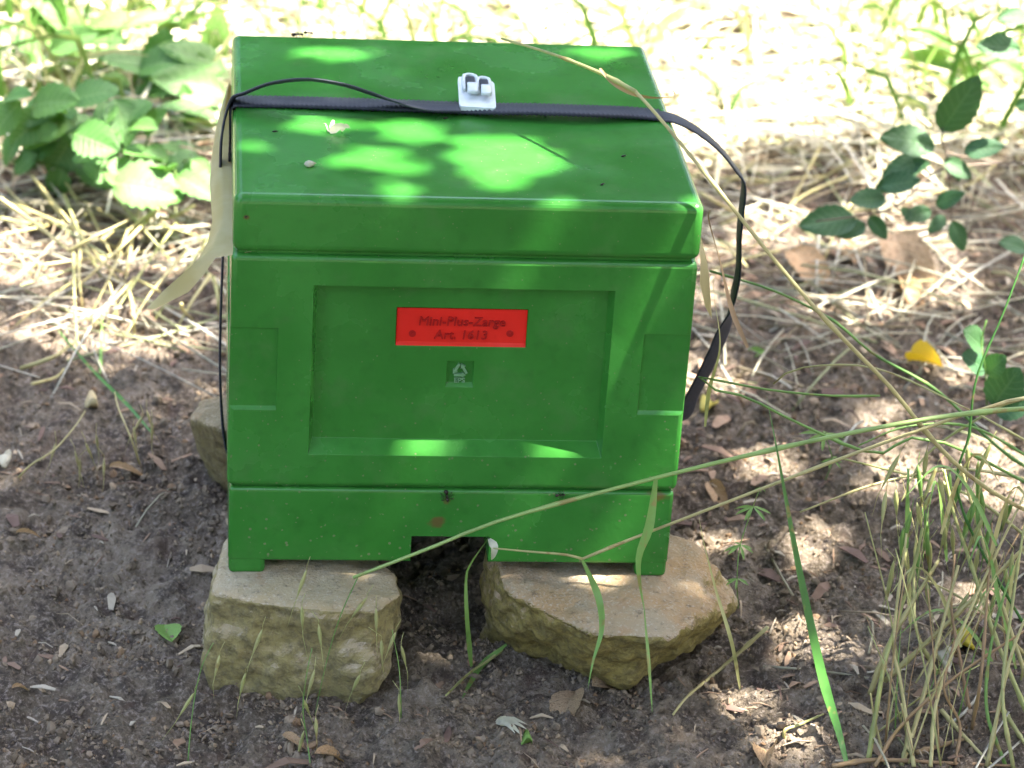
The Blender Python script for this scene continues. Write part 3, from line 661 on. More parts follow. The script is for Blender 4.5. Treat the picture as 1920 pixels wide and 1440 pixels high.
# ------------------------------------------------------------------ loose stuff on the soil
def straw_density(x, y):
    d = 1.0 * sstep(.80, 1.0, y + .08 * fbm(x, y, .3, 2, 70))
    d = np.maximum(d, .42 * sstep(.70, .84, y) * (np.abs(x - .1) > .2)); d = np.maximum(d, .13 * (x < -.13) * sstep(.42, .58, y))
    d = np.maximum(d, .17 * (x > .2) * sstep(.3, .55, y)); d = np.maximum(d, .05 * (x > .27) * (y < .1)); return np.maximum(d, .007)
V = []; F = []; TI = []; count = 0; k = 0
tones = [(.70, .66, .49), (.62, .57, .40), (.76, .73, .60), (.46, .38, .23), (.44, .47, .24), (.5, .39, .26)]
xs = rng.uniform(-.75, 1.15, 26000); ys_ = rng.uniform(-.25, 1.95, 26000); dens = straw_density(xs, ys_); pick = rng.random(26000) < dens
for x, y in zip(xs[pick], ys_[pick]):
    if (abs(x) < .19 and -.06 < y < .36) or (y < .2 and x < .26): continue
    far = y > .85; Ln = random.uniform(.04, .20) * (1 if y > .45 else .6) * (1.5 if x < -.1 and .45 < y < .95 else 1); a = random.uniform(0, 6.283); tilt = random.gauss(.08, .16) if far else random.gauss(.03, .06)
    d = Vector((math.cos(a), math.sin(a), tilt)); cz_ = float(gz(x, y)) + (random.random() ** 1.6 * .045 if far else random.random() * .008 + .002)
    c_ = Vector((x, y, cz_)); side = Vector((-d.y, d.x, 0)); bend = side * random.gauss(0, .025) * Ln
    pts = [c_ - d * Ln / 2, c_ + bend + Vector((0, 0, .01 * random.random())), c_ + d * Ln / 2]
    for p in (pts[0], pts[2]): p.z = max(p.z, float(gz(p.x, p.y)) + .001)
    if far and random.random() < .3: wd = random.uniform(.003, .007); v_, f_ = blade(spline(pts, 5), [wd * .5, wd, wd, wd * .8, wd * .15], (random.gauss(0, .4), -.5, .8), random.gauss(0, 1))
    else: v_, f_ = tube(spline(pts, 4), random.uniform(.0006, .0014), 3)
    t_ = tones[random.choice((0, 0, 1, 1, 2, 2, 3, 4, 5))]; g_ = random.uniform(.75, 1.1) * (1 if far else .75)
    V += v_; F += [tuple(i + count for i in q_) for q_ in f_]; TI += [tuple(g_ * x_ for x_ in t_)] * len(v_); count += len(v_)
build('loose_straw', V, F, STRAND, tint=TI, kind='stuff')['label'] = 'dry cut straw strewn over the soil behind and beside the hive'
# grass blades growing in the clearing
V = []; F = []; TI = []; count = 0
for _ in range(5200):
    x = random.uniform(-.8, 1.2); y = random.uniform(.95, 2.2); g0 = float(fbm(x, y, .25, 2, 90))
    if (g0 < .02 and random.random() < .65) or (x > .12 and random.random() < .55): continue
    r0 = Vector((x, y, float(gz(x, y)) - .005)); Ln = random.uniform(.05, .20); a = random.uniform(0, 6.283); ln = random.uniform(.2, .9)
    pts = spline([r0, r0 + Vector((math.cos(a) * ln * .3, math.sin(a) * ln * .3, .6)) * Ln, r0 + Vector((math.cos(a) * ln, math.sin(a) * ln, .75)) * Ln], 5)
    wd = random.uniform(.0025, .008); v_, f_ = blade(pts, [wd * .7, wd, wd, wd * .7, wd * .1], (math.sin(a), -math.cos(a), .3))
    t_ = random.choice(((.07, .17, .03), (.10, .22, .04), (.16, .26, .06), (.30, .34, .13), (.45, .45, .22)))
    V += v_; F += [tuple(i + count for i in q_) for q_ in f_]; TI += [t_] * len(v_); count += len(v_)
build('clearing_grass', V, F, BLADE, tint=TI, kind='stuff')['label'] = 'short grass growing through the straw behind the hive'
# soil crumbs
ico = bmesh.new(); bmesh.ops.create_icosphere(ico, subdivisions=1, radius=1); ico.verts.index_update()
IV = np.array([v.co[:] for v in ico.verts]); IF = np.array([[q_.index for q_ in f_.verts] for f_ in ico.faces]); ico.free()
OV = np.array([(1, 0, 0), (-1, 0, 0), (0, 1, 0), (0, -1, 0), (0, 0, 1), (0, 0, -1)], float); OF = np.array([(0, 2, 4), (2, 1, 4), (1, 3, 4), (3, 0, 4), (2, 0, 5), (1, 2, 5), (3, 1, 5), (0, 3, 5)])
def crumbs(name, label, SV, SF, n, rfun, cut):
    x = rng.uniform(-.48, .85, n); y = rng.uniform(-.18, 1.0, n); cl = fbm(x, y, .06, 3, 44); kp = rng.random(n) < np.clip(cut + 1.5 * cl, .04, 1)
    x = x[kp]; y = y[kp]; n = len(x); r = rfun(n); k = len(SV)
    an = rng.uniform(0, 6.283, n); ca, sa = np.cos(an), np.sin(an)
    V = SV[None] * (r[:, None, None] * rng.uniform(.6, 1.25, (n, k, 1))) * rng.uniform(.6, 1.35, (n, 1, 3))
    V = np.stack([V[:, :, 0] * ca[:, None] - V[:, :, 1] * sa[:, None], V[:, :, 0] * sa[:, None] + V[:, :, 1] * ca[:, None], V[:, :, 2] + .4 * V[:, :, 0]], -1)
    V[:, :, 0] += x[:, None]; V[:, :, 1] += y[:, None]; V[:, :, 2] += (gz(x, y) + r * .3)[:, None]
    F = (SF[None] + np.arange(n)[:, None, None] * k).reshape(-1, 3)
    ti = rng.uniform(.6, 1.2, (n, 1)) * np.array([1, .98, .95]) * np.ones((n, 3)); ti[rng.random(n) < .05] = (1.6, 1.5, 1.35); ti[rng.random(n) < .08] = (1.0, .82, .66)
    build(name, V.reshape(-1, 3), F, CRUMB, smooth=False, tint=np.repeat(ti, k, 0), kind='stuff')['label'] = label
crumbs('soil_crumbs', 'crumbs of grey brown soil and grit', IV, IF, 24000, lambda n: .0014 + .0028 * rng.random(n) ** 3, .4)
crumbs('soil_grit', 'fine grit on the grey brown soil', OV, OF, 110000, lambda n: .0007 + .0016 * rng.random(n) ** 2, .5)
# chips, needles and bits of bark
V = []; F = []; TI = []; count = 0
for _ in range(7500):
    x = random.uniform(-.5, .85); y = random.uniform(-.2, 1.0)
    if random.random() > .16 + .65 * float(sstep(.3, .8, y)) + .5 * (x > .2): continue
    Ln = random.uniform(.004, .02) * random.choice((.6, 1, 1, 1.6)); wd = Ln * random.uniform(.1, .4) if random.random() < .6 else random.uniform(.0008, .0016)
    a = random.uniform(0, 6.283); d = Vector((math.cos(a), math.sin(a), random.gauss(0, .12))) * Ln / 2; s_ = Vector((-math.sin(a), math.cos(a), random.gauss(0, .25))) * wd / 2
    c_ = Vector((x, y, float(gz(x, y)) + .0015 + random.random() * .0015)); up = Vector((0, 0, Ln * random.uniform(0, .2)))
    v_ = [c_ - d - s_ * .6, c_ - d + s_ * .5, c_ + s_ + up, c_ + d + s_ * .4, c_ + d - s_ * .3, c_ - s_ + up * .8]; dn = Vector((0, 0, -.0007))
    v_ += [p + dn for p in v_]; f_ = [(0, 5, 2, 1), (5, 4, 3, 2)] + [(i, (i + 1) % 6, (i + 1) % 6 + 6, i + 6) for i in range(6)]
    t_ = random.choice(((.30, .20, .13), (.20, .13, .09), (.42, .33, .22), (.14, .09, .07), (.38, .33, .25), (.22, .15, .10)))
    V += v_; F += [tuple(i + count for i in q_) for q_ in f_]; TI += [t_] * 12; count += 12
build('plant_litter', V, F, CHIP, smooth=False, tint=TI, kind='stuff')['label'] = 'bits of bark, needles and dry leaf on the soil'

# ------------------------------------------------------------------ single stalks and blades
def pt(p):
    if len(p) == 2: return G(p[0], p[1], .003)
    return ony(p[0], p[1], p[2])
def stalk_geo(pts, r=.0012, n=None, sides=6, nodes=True):
    P = [pt(p) if not isinstance(p, Vector) else p for p in pts]; n = n or 5 * len(P) + 3
    Q = spline(P, n); R = [r * (1 - .45 * i / (n - 1)) for i in range(n)]
    if nodes:
        for k in range(3, n - 1, 7): R[k] *= 1.35
    return tube(Q, R, sides)
def bladeP(pts, w, tw=.6, n=None, prof=None):
    P = [pt(p) if not isinstance(p, Vector) else p for p in pts]; n = n or 5 * len(P) + 2; Q = spline(P, n)
    W_ = [w * (min(1, .35 + 3 * t) * (1 - t ** 2.2) + .04) for t in [i / (n - 1) for i in range(n)]]
    return blade(Q, W_, (.15, -.75, .55), tw)
def base_of(p): v_ = pt(p) if not isinstance(p, Vector) else p; return (v_.x, v_.y, float(gz(v_.x, v_.y)))
def spikelets(parent, anchors, mat, ln=.022, r=.0017):
    for a in anchors:
        p = pt(a[:3]) if not isinstance(a, Vector) else a; d = Vector((random.gauss(0, .25), random.gauss(-.05, .1), -1)).normalized(); l_ = ln * random.uniform(.8, 1.25)
        s_ = build('spikelet', *merge([spindle(p, p + d * l_, r, 5), tube([p + d * l_ * .8, p + d * l_ * 1.2, p + d * l_ * (1.7 + random.random() * .4) + Vector((random.gauss(0, .002), 0, 0))], [.0004, .0003, .0001], 3),
              tube([p + Vector((random.gauss(0, .003), 0, .010)), p + Vector((0, 0, .003)), p], .00028, 3)]), mat, parent)
# long stems leaning in from the clump on the right
R_A = Vector((.78, .04, float(gz(.78, .04)) - .004))
t = thing('grass_plant', 'long green stem crossing the hive front below the panel, with hanging spikelets', 'grass', R_A[:], 'long stems leaning over the hive')
build('stalk', *stalk_geo([R_A, (2250, 830, .02), (2000, 770, -.02), (1850, 772, -.03), (1700, 792, -.04), (1480, 836, -.045), (1230, 896, -.05), (950, 972, -.055), (800, 1030, -.058), (662, 1083, -.06)], .0021, 46), STEM_G, t)
build('blade', *bladeP([(1230, 896, -.051), (1218, 985, -.058), (1197, 1052, -.062), (1208, 1150, -.095), (1216, 1235, -.125), (1223, 1335, -.14)], .0068, 3.4, 30), GRASS_G, t)
build('branch', *stalk_geo([(672, 1080, -.06), (640, 1150, -.062), (615, 1230, -.064), (590, 1340, -.066)], .0005, 12, 4, False), GRASS_G, t)
spikelets(t, [(575, 1068, -.06), (566, 1136, -.06), (597, 1170, -.061), (492, 1180, -.061), (590, 1255, -.062), (688, 1120, -.06), (705, 1140, -.06), (742, 1185, -.06), (715, 1200, -.06), (675, 1265, -.062)], GRASS_Y, .019, .0015)
R_B = Vector((.80, .10, float(gz(.80, .10)) - .004))
t = thing('grass_plant', 'thin pale stem bent sharply back in front of the hive foot', 'grass', R_B[:], 'long stems leaning over the hive')
build('stalk', *stalk_geo([R_B, (2250, 800, .06), (1980, 745, 0), (1850, 765, -.02), (1720, 808, -.035), (1560, 866, -.04), (1310, 962, -.05), (1180, 1012, -.054), (1092, 1048, -.057)], .0017, 40), STRAW, t)
build('bent_end', *stalk_geo([(1092, 1048, -.057), (1060, 1040, -.056), (990, 1034, -.054), (925, 1028, -.052)], .0010, 12, 5, False), GRASS_Y, t)
build('blade', *bladeP([(1092, 1050, -.058), (1122, 1120, -.065), (1128, 1180, -.095), (1112, 1240, -.115), (1102, 1292, -.125)], .0048, 1.2, 24), GRASS_G, t)
R_C = Vector((.66, .10, float(gz(.66, .10)) - .004))
t = thing('grass_plant', 'tall pale straw kinked over the lid corner of the hive', 'grass', R_C[:], 'long stems leaning over the hive')
build('stalk', *stalk_geo([R_C, (1900, 945, -.01), (1650, 705, -.03), (1500, 545, -.03), (1322, 325, .0), (1240, 225, .03), (1192, 172, .05)], .0021, 44), STRAW, t)
build('upper_stalk', *stalk_geo([(1192, 172, .05), (1128, 138, .08), (1040, 103, .12), (940, 72, .16)], .0016, 20), GRASS_Y, t)
build('dry_sheath', *bladeP([(1125, 128, .078), (1150, 155, .07), (1200, 180, .055), (1262, 182, .06), (1258, 166, .07), (1244, 172, .07)], .0035, 2.2, 26), STRAW_B, t)
for nm, lab, root, pts, r, mt in (
    ('grass_plant', 'green stem arching from behind the strap loop towards the yellow petal', Vector((.60, .22, 0)), [(1930, 880, .14), (1760, 735, .16), (1640, 665, .17), (1560, 600, .18), (1450, 545, .19), (1330, 508, .2)], .0016, GRASS_G),
    ('grass_plant', 'sharply kinked green stem whose bend touches the strap loop', Vector((.62, .06, 0)), [(1800, 842, .03), (1640, 850, .02), (1500, 795, .02), (1400, 745, .02), (1330, 728, .02), (1312, 706, .02), (1360, 716, .02), (1450, 732, .025), (1560, 742, .03), (1650, 742, .03)], .0014, GRASS_G),
    ('grass_plant', 'pale stem running low over the soil between clump and strap', Vector((.66, .12, 0)), [(1930, 830, .06), (1800, 760, .07), (1640, 690, .08), (1500, 690, .09), (1450, 720, .09)], .0010, GRASS_Y),
    ('grass_plant', 'dark green upright stem at the edge of the dry clump', Vector((.44, -.04, 0)), [(1806, 960, -.01), (1818, 810, .0), (1832, 705, .01), (1880, 590, .03), (1925, 470, .05)], .0012, GRASS_D)):
    root.z = float(gz(root.x, root.y)) - .003
    t = thing(nm, lab, 'grass', root[:], 'long stems leaning over the hive'); build('stalk', *stalk_geo([root] + pts, r, 40, 5), mt, t)
# single broad blades
def single(name, label, pts, w, mat, tw=.5, cat='grass', group='single grass blades', n=None):
    V, F = bladeP(pts, w, tw, n); o = build(name, V, F, mat, origin=base_of(pts[0])); return tag(o, label, cat, group)
t = thing('grass_shoot', 'wide bright green blade standing alone on the soil right of the stones', 'grass', base_of((1588, 1432)), 'single grass blades')
build('blade', *bladeP([(1588, 1434), (1572, 1370, -.105), (1540, 1260, -.09), (1500, 1075, -.07), (1478, 960, -.06), (1458, 850, -.05), (1437, 742, -.04)], .0078, .8, 34), GRASS_D, t)
single('grass_shoot', 'short kinked green blade standing in the gap between the front stones', [(884, 1250), (876, 1165, -.035), (874, 1085, -.03), (884, 1055, -.028), (915, 1010, -.022)], .0050, GRASS_G, .8, n=24)
t = thing('grass_plant', 'flattened green sprig lying between the two front stones', 'grass', base_of((980, 1190)), 'single grass blades')
build('stalk', *stalk_geo([(978, 1192), (920, 1235), (880, 1262), (836, 1304)], .0013, 14), GRASS_Y, t)
build('blade', *bladeP([(950, 1208), (905, 1245), (885, 1275), (866, 1310)], .0042, .6), GRASS_G, t)
single('grass_shoot', 'yellowing blade drooping past the edge of the pinkish stone', [(1388, 1292), (1372, 1205, -.06), (1342, 1105, -.05), (1318, 1010, -.045), (1310, 965, -.04)], .0040, GRASS_Y, .7, n=26)
single('grass_shoot', 'tan curled blade hanging inside the strap loop', [(1402, 652, .04), (1372, 580, .05), (1348, 480, .06), (1328, 405, .08), (1345, 392, .09), (1372, 412, .09)], .0055, STRAW_B, 2.0, n=30)
single('grass_shoot', 'dark thin blade with a swollen sheath beside the box corner', [(1322, 800, .03), (1330, 730, .03), (1350, 650, .02), (1340, 560, .03), (1336, 500, .05)], .0040, GRASS_Y, 1.5, n=24)
single('grass_shoot', 'thin dark green blade slanting over bare soil left of the hive', [(285, 812), (240, 760, .36), (170, 690, .44), (95, 602, .54)], .0034, GRASS_D, .4)
single('grass_shoot', 'short green blade standing in the sunlit chips left of the hive', [(188, 700), (190, 640, .5), (193, 575, .52)], .0028, GRASS_G, .3)
# straws lying on the soil
def straw(label, pts, r=.0013, mat=STRAW, group='straws lying on the soil', flat=False):
    V, F = stalk_geo(pts, r, None, 5); o = build('straw', V, F, mat, origin=base_of(pts[0])); return tag(o, label, 'straw', group)
straw('long pale straw lying on the soil off the pinkish stone', [(1440, 1176, -.0), (1350, 1255), (1290, 1305), (1262, 1340)], .0016)
straw('white broken straw with an upturned end in the left straw heap', [(0, 372, .62), (60, 415, .6), (130, 470, .56)], .0022)
straw('pale yellow straw end rising from a kink in the left straw heap', [(130, 470, .56), (175, 445, .56), (238, 414, .58)], .0017)
for k, (a, b_) in enumerate((((138, 475), (146, 660)), ((150, 470), (155, 580)), ((240, 430), (170, 590)), ((265, 420), (225, 500)), ((120, 365), (190, 520)), ((160, 380), (215, 490)), ((150, 465), (250, 520)), ((250, 520), (310, 555)),
        ((238, 410), (395, 452)), ((250, 525), (150, 640)), ((205, 530), (222, 605)), ((240, 540), (252, 625)), ((0, 408), (110, 420)), ((20, 465), (60, 520)), ((40, 690), (140, 640)), ((60, 720), (130, 672)), ((380, 460), (385, 520)), ((395, 515), (330, 620)), ((340, 570), (362, 600)), ((365, 385), (270, 415)),
        ((400, 520), (412, 600)), ((10, 350), (60, 395)), ((80, 360), (130, 450)), ((190, 450), (260, 400)), ((100, 300), (170, 420)), ((300, 390), (215, 470)), ((60, 330), (250, 560)), ((290, 400), (120, 560)), ((330, 420), (200, 610)), ((20, 380), (230, 470)), ((110, 350), (300, 470)), ((270, 350), (230, 560)), ((180, 330), (330, 500)), ((5, 440), (170, 400)), ((350, 470), (230, 640)), ((60, 500), (280, 470)), ((395, 440), (290, 600)), ((150, 520), (30, 610)))):
    pm = ((a[0] + b_[0]) / 2 + random.gauss(0, 6), (a[1] + b_[1]) / 2 + random.gauss(0, 4)); P = [G(*a, .006 + .03 * random.random()), G(*pm, .012 + .02 * random.random()), G(*b_, .003)]
    V, F = stalk_geo(P, random.uniform(.0012, .0021), 9, 5, False); o = build('straw', V, F, STRAW if k % 4 else GRASS_Y, origin=(P[0].x, P[0].y, 0))
    tag(o, 'dry pale straw in the tangled heap left of the hive' if k % 4 else 'yellowish green straw in the tangled heap left of the hive', 'straw', 'pale straws of the left heap' if k % 4 else 'greenish straws of the left heap')
for k, (a, b_) in enumerate((((1640, 390), (1540, 395)), ((1600, 375), (1545, 490)), ((1480, 420), (1400, 470)), ((1600, 300), (1500, 360)), ((1870, 305), (1770, 365)), ((1780, 355), (1690, 390)), ((1440, 340), (1330, 330)), ((1545, 330), (1380, 350)), ((1420, 300), (1330, 370)), ((1350, 420), (1440, 380)),
        ((1560, 230), (1480, 390)), ((1310, 360), (1380, 400)), ((1590, 330), (1450, 420)), ((1500, 290), (1610, 280)), ((1330, 290), (1460, 250)), ((1700, 300), (1590, 340)), ((1460, 470), (1330, 510)), ((1400, 500), (1340, 450)))):
    P = [G(*a, .01 + .03 * random.random()), G((a[0] + b_[0]) / 2 + random.gauss(0, 8), (a[1] + b_[1]) / 2 + random.gauss(0, 4), .015 + .02 * random.random()), G(*b_, .003)]
    V, F = stalk_geo(P, random.uniform(.0010, .0018), 9, 5, False); o = build('straw', V, F, STRAW, origin=(P[0].x, P[0].y, 0))
    tag(o, 'dry straw on the littered soil behind the strap loop', 'straw', 'straws of the right heap')
# dry clump on the right
clump = thing('dry_grass_clump', 'large tangled clump of straw coloured grass stalks beside the wide green blade', 'grass clump', base_of((1800, 1400)))
CL = [([(1631, 1301), (1672, 1197, -.03), (1761, 1048, 0)], .0019, STRAW), ([(1690, 1434), (1718, 1353, -.08), (1797, 1060, -.02)], .0018, STRAW), ([(1627, 1430), (1655, 1260, -.08), (1672, 1197, -.05), (1714, 1060, -.02), (1730, 990, -.01)], .0017, GRASS_Y),
      ([(1940, 1370), (1867, 1197, -.05), (1822, 1062, -.02), (1790, 968, 0), (1770, 880, .02)], .0016, GRASS_Y), ([(1945, 1330), (1870, 1107, -.03), (1836, 992, 0), (1800, 870, .02)], .0015, STRAW), ([(1658, 1277), (1790, 1155, -.03), (1902, 1044, -.01), (1960, 985, 0)], .0018, STRAW),
      ([(1714, 1437), (1690, 1287, -.07), (1676, 1197, -.05), (1700, 1000, -.02)], .0014, STRAW), ([(1766, 1332), (1815, 1388), (1863, 1437)], .0016, STRAW), ([(1877, 1325, -.06), (1920, 1391), (1940, 1420)], .0018, GRASS_Y), ([(1822, 1367), (1839, 1270, -.08), (1850, 1134, -.05), (1860, 980, -.02)], .0012, STRAW_B),
      ([(1759, 1263), (1719, 1183, -.01), (1714, 1079, .02), (1722, 960, .04)], .0013, GRASS_Y), ([(1478, 1437), (1473, 1395, -.1), (1471, 1370, -.1), (1500, 1358), (1544, 1339)], .0012, GRASS_Y), ([(1718, 1412), (1770, 1396), (1815, 1384)], .0019, STRAW_B), ([(1818, 1332), (1800, 1235, -.05), (1784, 1141, -.03), (1790, 1040, 0)], .0012, STRAW_B),
      ([(1900, 1440), (1880, 1300, -.1), (1900, 1120, -.06), (1925, 960, -.03)], .0013, GRASS_Y), ([(1850, 1437), (1890, 1250, -.09), (1925, 1150, -.07)], .0015, STRAW), ([(1745, 1437), (1760, 1300, -.09), (1830, 1120, -.05), (1920, 930, 0)], .0013, STRAW), ([(1930, 1240), (1880, 1180, -.03), (1800, 1120, 0), (1720, 1080, .02)], .0011, STRAW),
      ([(1640, 1437), (1690, 1360, -.1), (1790, 1270, -.08), (1925, 1180, -.06)], .0013, STRAW_B), ([(1560, 1437), (1640, 1425), (1760, 1430), (1900, 1436)], .0016, STRAW_B), ([(1690, 1434), (1700, 1380, -.1), (1690, 1320, -.1)], .0012, GRASS_Y), ([(1885, 1434), (1850, 1330, -.1), (1860, 1200, -.08), (1900, 1060, -.05)], .0012, GRASS_G),
      ([(1930, 1010, .05), (1820, 930, .06), (1700, 890, .07), (1580, 860, .06)], .0011, GRASS_Y), ([(1935, 900, .08), (1800, 880, .08), (1650, 905, .06), (1500, 960, .05)], .0011, STRAW), ([(1935, 860, .06), (1820, 800, .06), (1700, 800, .06), (1610, 835, .05)], .0010, GRASS_G), ([(1935, 740, .1), (1860, 770, .09), (1740, 850, .08), (1690, 940, .05)], .0010, GRASS_Y),
      ([(1660, 1434), (1640, 1350, -.1), (1632, 1300, -.1)], .0010, STRAW), ([(1790, 1434), (1800, 1360, -.1), (1770, 1290, -.1), (1790, 1200, -.08)], .0011, STRAW_B)]
for pts, r, mt in CL: build('stalk', *stalk_geo(pts, r * 1.15, None, 5), mt, clump)
random.seed(21)
for k in range(24):
    x0 = random.uniform(1640, 1945); y0_ = random.uniform(1180, 1440); lean = random.gauss(20, 110); hgt = random.uniform(120, 420); yy = G(x0, y0_).y
    build('stalk', *stalk_geo([(x0, y0_), (x0 + lean * .4, y0_ - hgt * .5, yy + .015), (x0 + lean, y0_ - hgt, yy + .03 + random.random() * .03)], random.uniform(.0004, .0010), 10, 4, False), random.choice((STRAW, STRAW_B, STRAW_B, GRASS_Y, GRASS_Y, GRASS_G)), clump)
spikelets(clump, [(random.uniform(1660, 1910), random.uniform(830, 1120), random.uniform(-.03, .04)) for _ in range(34)], GRASS_Y, .026, .0019)
spikelets(clump, [(random.uniform(1690, 1910), random.uniform(860, 1060), random.uniform(-.03, .04)) for _ in range(16)], GRASS_G, .028, .0020)
for k in range(12):
    x0 = random.uniform(1700, 1930); y0_ = random.uniform(1000, 1300); yy = random.uniform(-.05, .03); l_ = random.gauss(0, 70)
    build('blade', *bladeP([(x0, y0_, yy), (x0 + l_ * .5, y0_ - 110, yy + .01), (x0 + l_, y0_ - 150, yy), (x0 + l_ * 1.6, y0_ - 90, yy - .02)], .0042, 1.2, 16), random.choice((GRASS_Y, STRAW, GRASS_G)), clump)
# drooping spikelets of fine stems at the bottom of the view
for lab, root, pts, anc in (
    ('thin seeding stem in front of the blocky buff stone, at its outer corner', (352, 1432), [(358, 1360, -.115), (368, 1290, -.11), (382, 1240, -.105), (400, 1205, -.1)], [(365, 1298, -.108), (412, 1228, -.1)]),
    ('twin seeding stem before the middle of the blocky buff stone', (582, 1437), [(575, 1380, -.115), (568, 1330, -.112), (574, 1270, -.11), (585, 1215, -.105)], [(568, 1310, -.11), (592, 1345, -.112), (460, 1262, -.1), (570, 1370, -.113)]),
    ('short seeding stem before the inner corner of the blocky buff stone', (752, 1345), [(751, 1300, -.08), (748, 1250, -.075), (735, 1180, -.07)], [(748, 1300, -.078), (752, 1210, -.07)])):
    t = thing('grass_plant', lab, 'grass', base_of(root)); build('stalk', *stalk_geo([root] + pts, .0006, 16, 4, False), GRASS_G, t); spikelets(t, anc, GRASS_Y, .020, .0014)
for lab, root, pts, anc in (('bent seeding stem with pale spikelets on bare soil left of the hive', (262, 870), [(245, 820, .27), (222, 765, .3), (215, 735, .32)], [(250, 800, .28), (268, 780, .29), (275, 770, .3), (285, 790, .29)]),
    ('flattened seeding stem with a row of pale spikelets left of the hive', (35, 895), [(60, 870, .25), (100, 845, .26), (140, 800, .3), (160, 770, .32)], [(140, 845, .26), (150, 860, .26), (160, 830, .27), (195, 860, .26), (105, 830, .27), (180, 815, .28)])):
    t = thing('grass_plant', lab, 'grass', base_of(root)); build('stalk', *stalk_geo([root] + pts, .0009, 16, 4, False), STRAW, t); spikelets(t, anc, STRAW, .017, .0013)

# ------------------------------------------------------------------ leafy plants
BL = [leaf_mesh('bramble_leaf', 1, .78, LEAF_BRAMBLE, .10, 8, .25, .22 + .08 * k, .012, 14, 3, .36, k) for k in range(4)]
SL = [leaf_mesh('shrub_leaf', 1, .56, LEAF_SHRUB, .05, 7, .22, .10 + .06 * k, .006, 14, 3, .42, k + 5) for k in range(3)]
DL = [leaf_mesh('dock_leaf', 1, .55, LEAF_DOCK, .02, 7, .2, .25 + .1 * k, .012, 12, 3, .4, k + 9) for k in range(3)]
DR = [leaf_mesh('dry_leaf', 1, .55, LEAF_DRY, .03, 5, .55, .35 + .3 * k, .012, 14, 4, .45, k + 12) for k in range(3)]
random.seed(5)
def plant(name, label, cat, rootpx, leaves, meshes, stem_mat, yoff, group=None, lift=.03, sr=.0014, up=(0, -.45, .9)):
    """leaves: (base px, base py, tip px, tip py[, y])"""
    root = G(*rootpx); t = thing(name, label, cat, (root.x, root.y, root.z), group)
    for k, lf in enumerate(leaves):
        y = lf[4] if len(lf) > 4 else yoff + random.uniform(-.03, .03)
        a = ony(lf[0], lf[1], y); b_ = ony(lf[2], lf[3], y - random.uniform(0, .03)); d = b_ - a; L_ = d.length
        n_ = Vector((random.gauss(up[0], .25), random.gauss(up[1], .2), up[2]))
        put_leaf(meshes[k % len(meshes)], a, d, n_, L_, t)
        mid = (root + a) / 2 + Vector((random.gauss(0, .01), 0, .012)); build('stem', *tube(spline([root, mid, a], 7), [sr, sr, sr * .9, sr * .8, sr * .7, sr * .6, sr * .5], 5), stem_mat, t)
    return t
BRS = [((60, 330), [(40, 190, -20, 250), (60, 200, 130, 175), (90, 215, 20, 260), (40, 260, -10, 300), (70, 290, 20, 320)]),
       ((150, 330), [(135, 190, 215, 160), (140, 200, 85, 230), (130, 225, 60, 250), (110, 260, 30, 285), (140, 250, 90, 330)]),
       ((235, 340), [(215, 185, 245, 265), (220, 190, 275, 225), (130, 245, 230, 300), (215, 195, 180, 225), (140, 300, 210, 345)]),
       ((330, 350), [(190, 320, 300, 345), (210, 345, 340, 350), (330, 330, 400, 350), (300, 320, 260, 355), (360, 300, 395, 330)])]
for k, (rt, lv) in enumerate(BRS):
    for _ in range(9):
        q_ = (rt[0] + random.uniform(-70, 60), random.uniform(190, 335) if k < 3 else random.uniform(290, 350)); an = random.uniform(0, 6.283); l_ = random.uniform(45, 80)
        lv.append((*q_, q_[0] + l_ * math.cos(an), q_[1] + l_ * .75 * math.sin(an), .80 + random.uniform(-.05, .06)))
    plant('bramble_plant', ['pleated green bramble with overlapping leaves at the shaded edge of the straw', 'bramble with small toothed leaves between two larger brambles', 'bramble with two large deeply pleated leaves, one hanging', 'low bramble with long leaves lying towards the cream foil flap'][k],
          'bramble', rt, lv, BL, GRASS_G, .80 if k < 3 else .74, 'brambles at the edge of the clearing')
plant('sprout', 'small bright green sprout with lobed leaves beside the bramble', 'sprout', (365, 250), [(350, 190, 345, 160), (350, 195, 385, 205), (352, 200, 352, 235), (350, 195, 325, 215)], BL, GRASS_G, .92)
plant('broad_leaved_plant', 'broad leaved plant with big sunlit leaves next to the back corner of the lid', 'plant', (330, 180), [(425, 185, 295, 128, .93), (420, 135, 315, 62, .97), (415, 235, 335, 165, .90), (300, 135, 195, 92, .98), (330, 190, 300, 110), (390, 120, 420, 40), (300, 60, 330, 10), (250, 40, 160, 30), (340, 40, 250, 10)], DL, GRASS_G, 1.05, None, .05)
plant('broad_leaved_plant', 'broad leaved plant with pale leaves showing above the back edge of the lid', 'plant', (690, 60), [(640, 60, 700, 5), (700, 50, 740, -10), (640, 50, 560, 15), (740, 40, 720, 5)], DL, GRASS_G, 1.30)
plant('broad_leaved_plant', 'sunlit plant with narrow bright leaves among straw, beside the broad leaves', 'plant', (170, 130), [(150, 110, 60, 60), (160, 120, 200, 50), (140, 110, 30, 120), (170, 120, 250, 100), (150, 100, 110, 20)], DL, GRASS_G, 1.12)
random.seed(88)
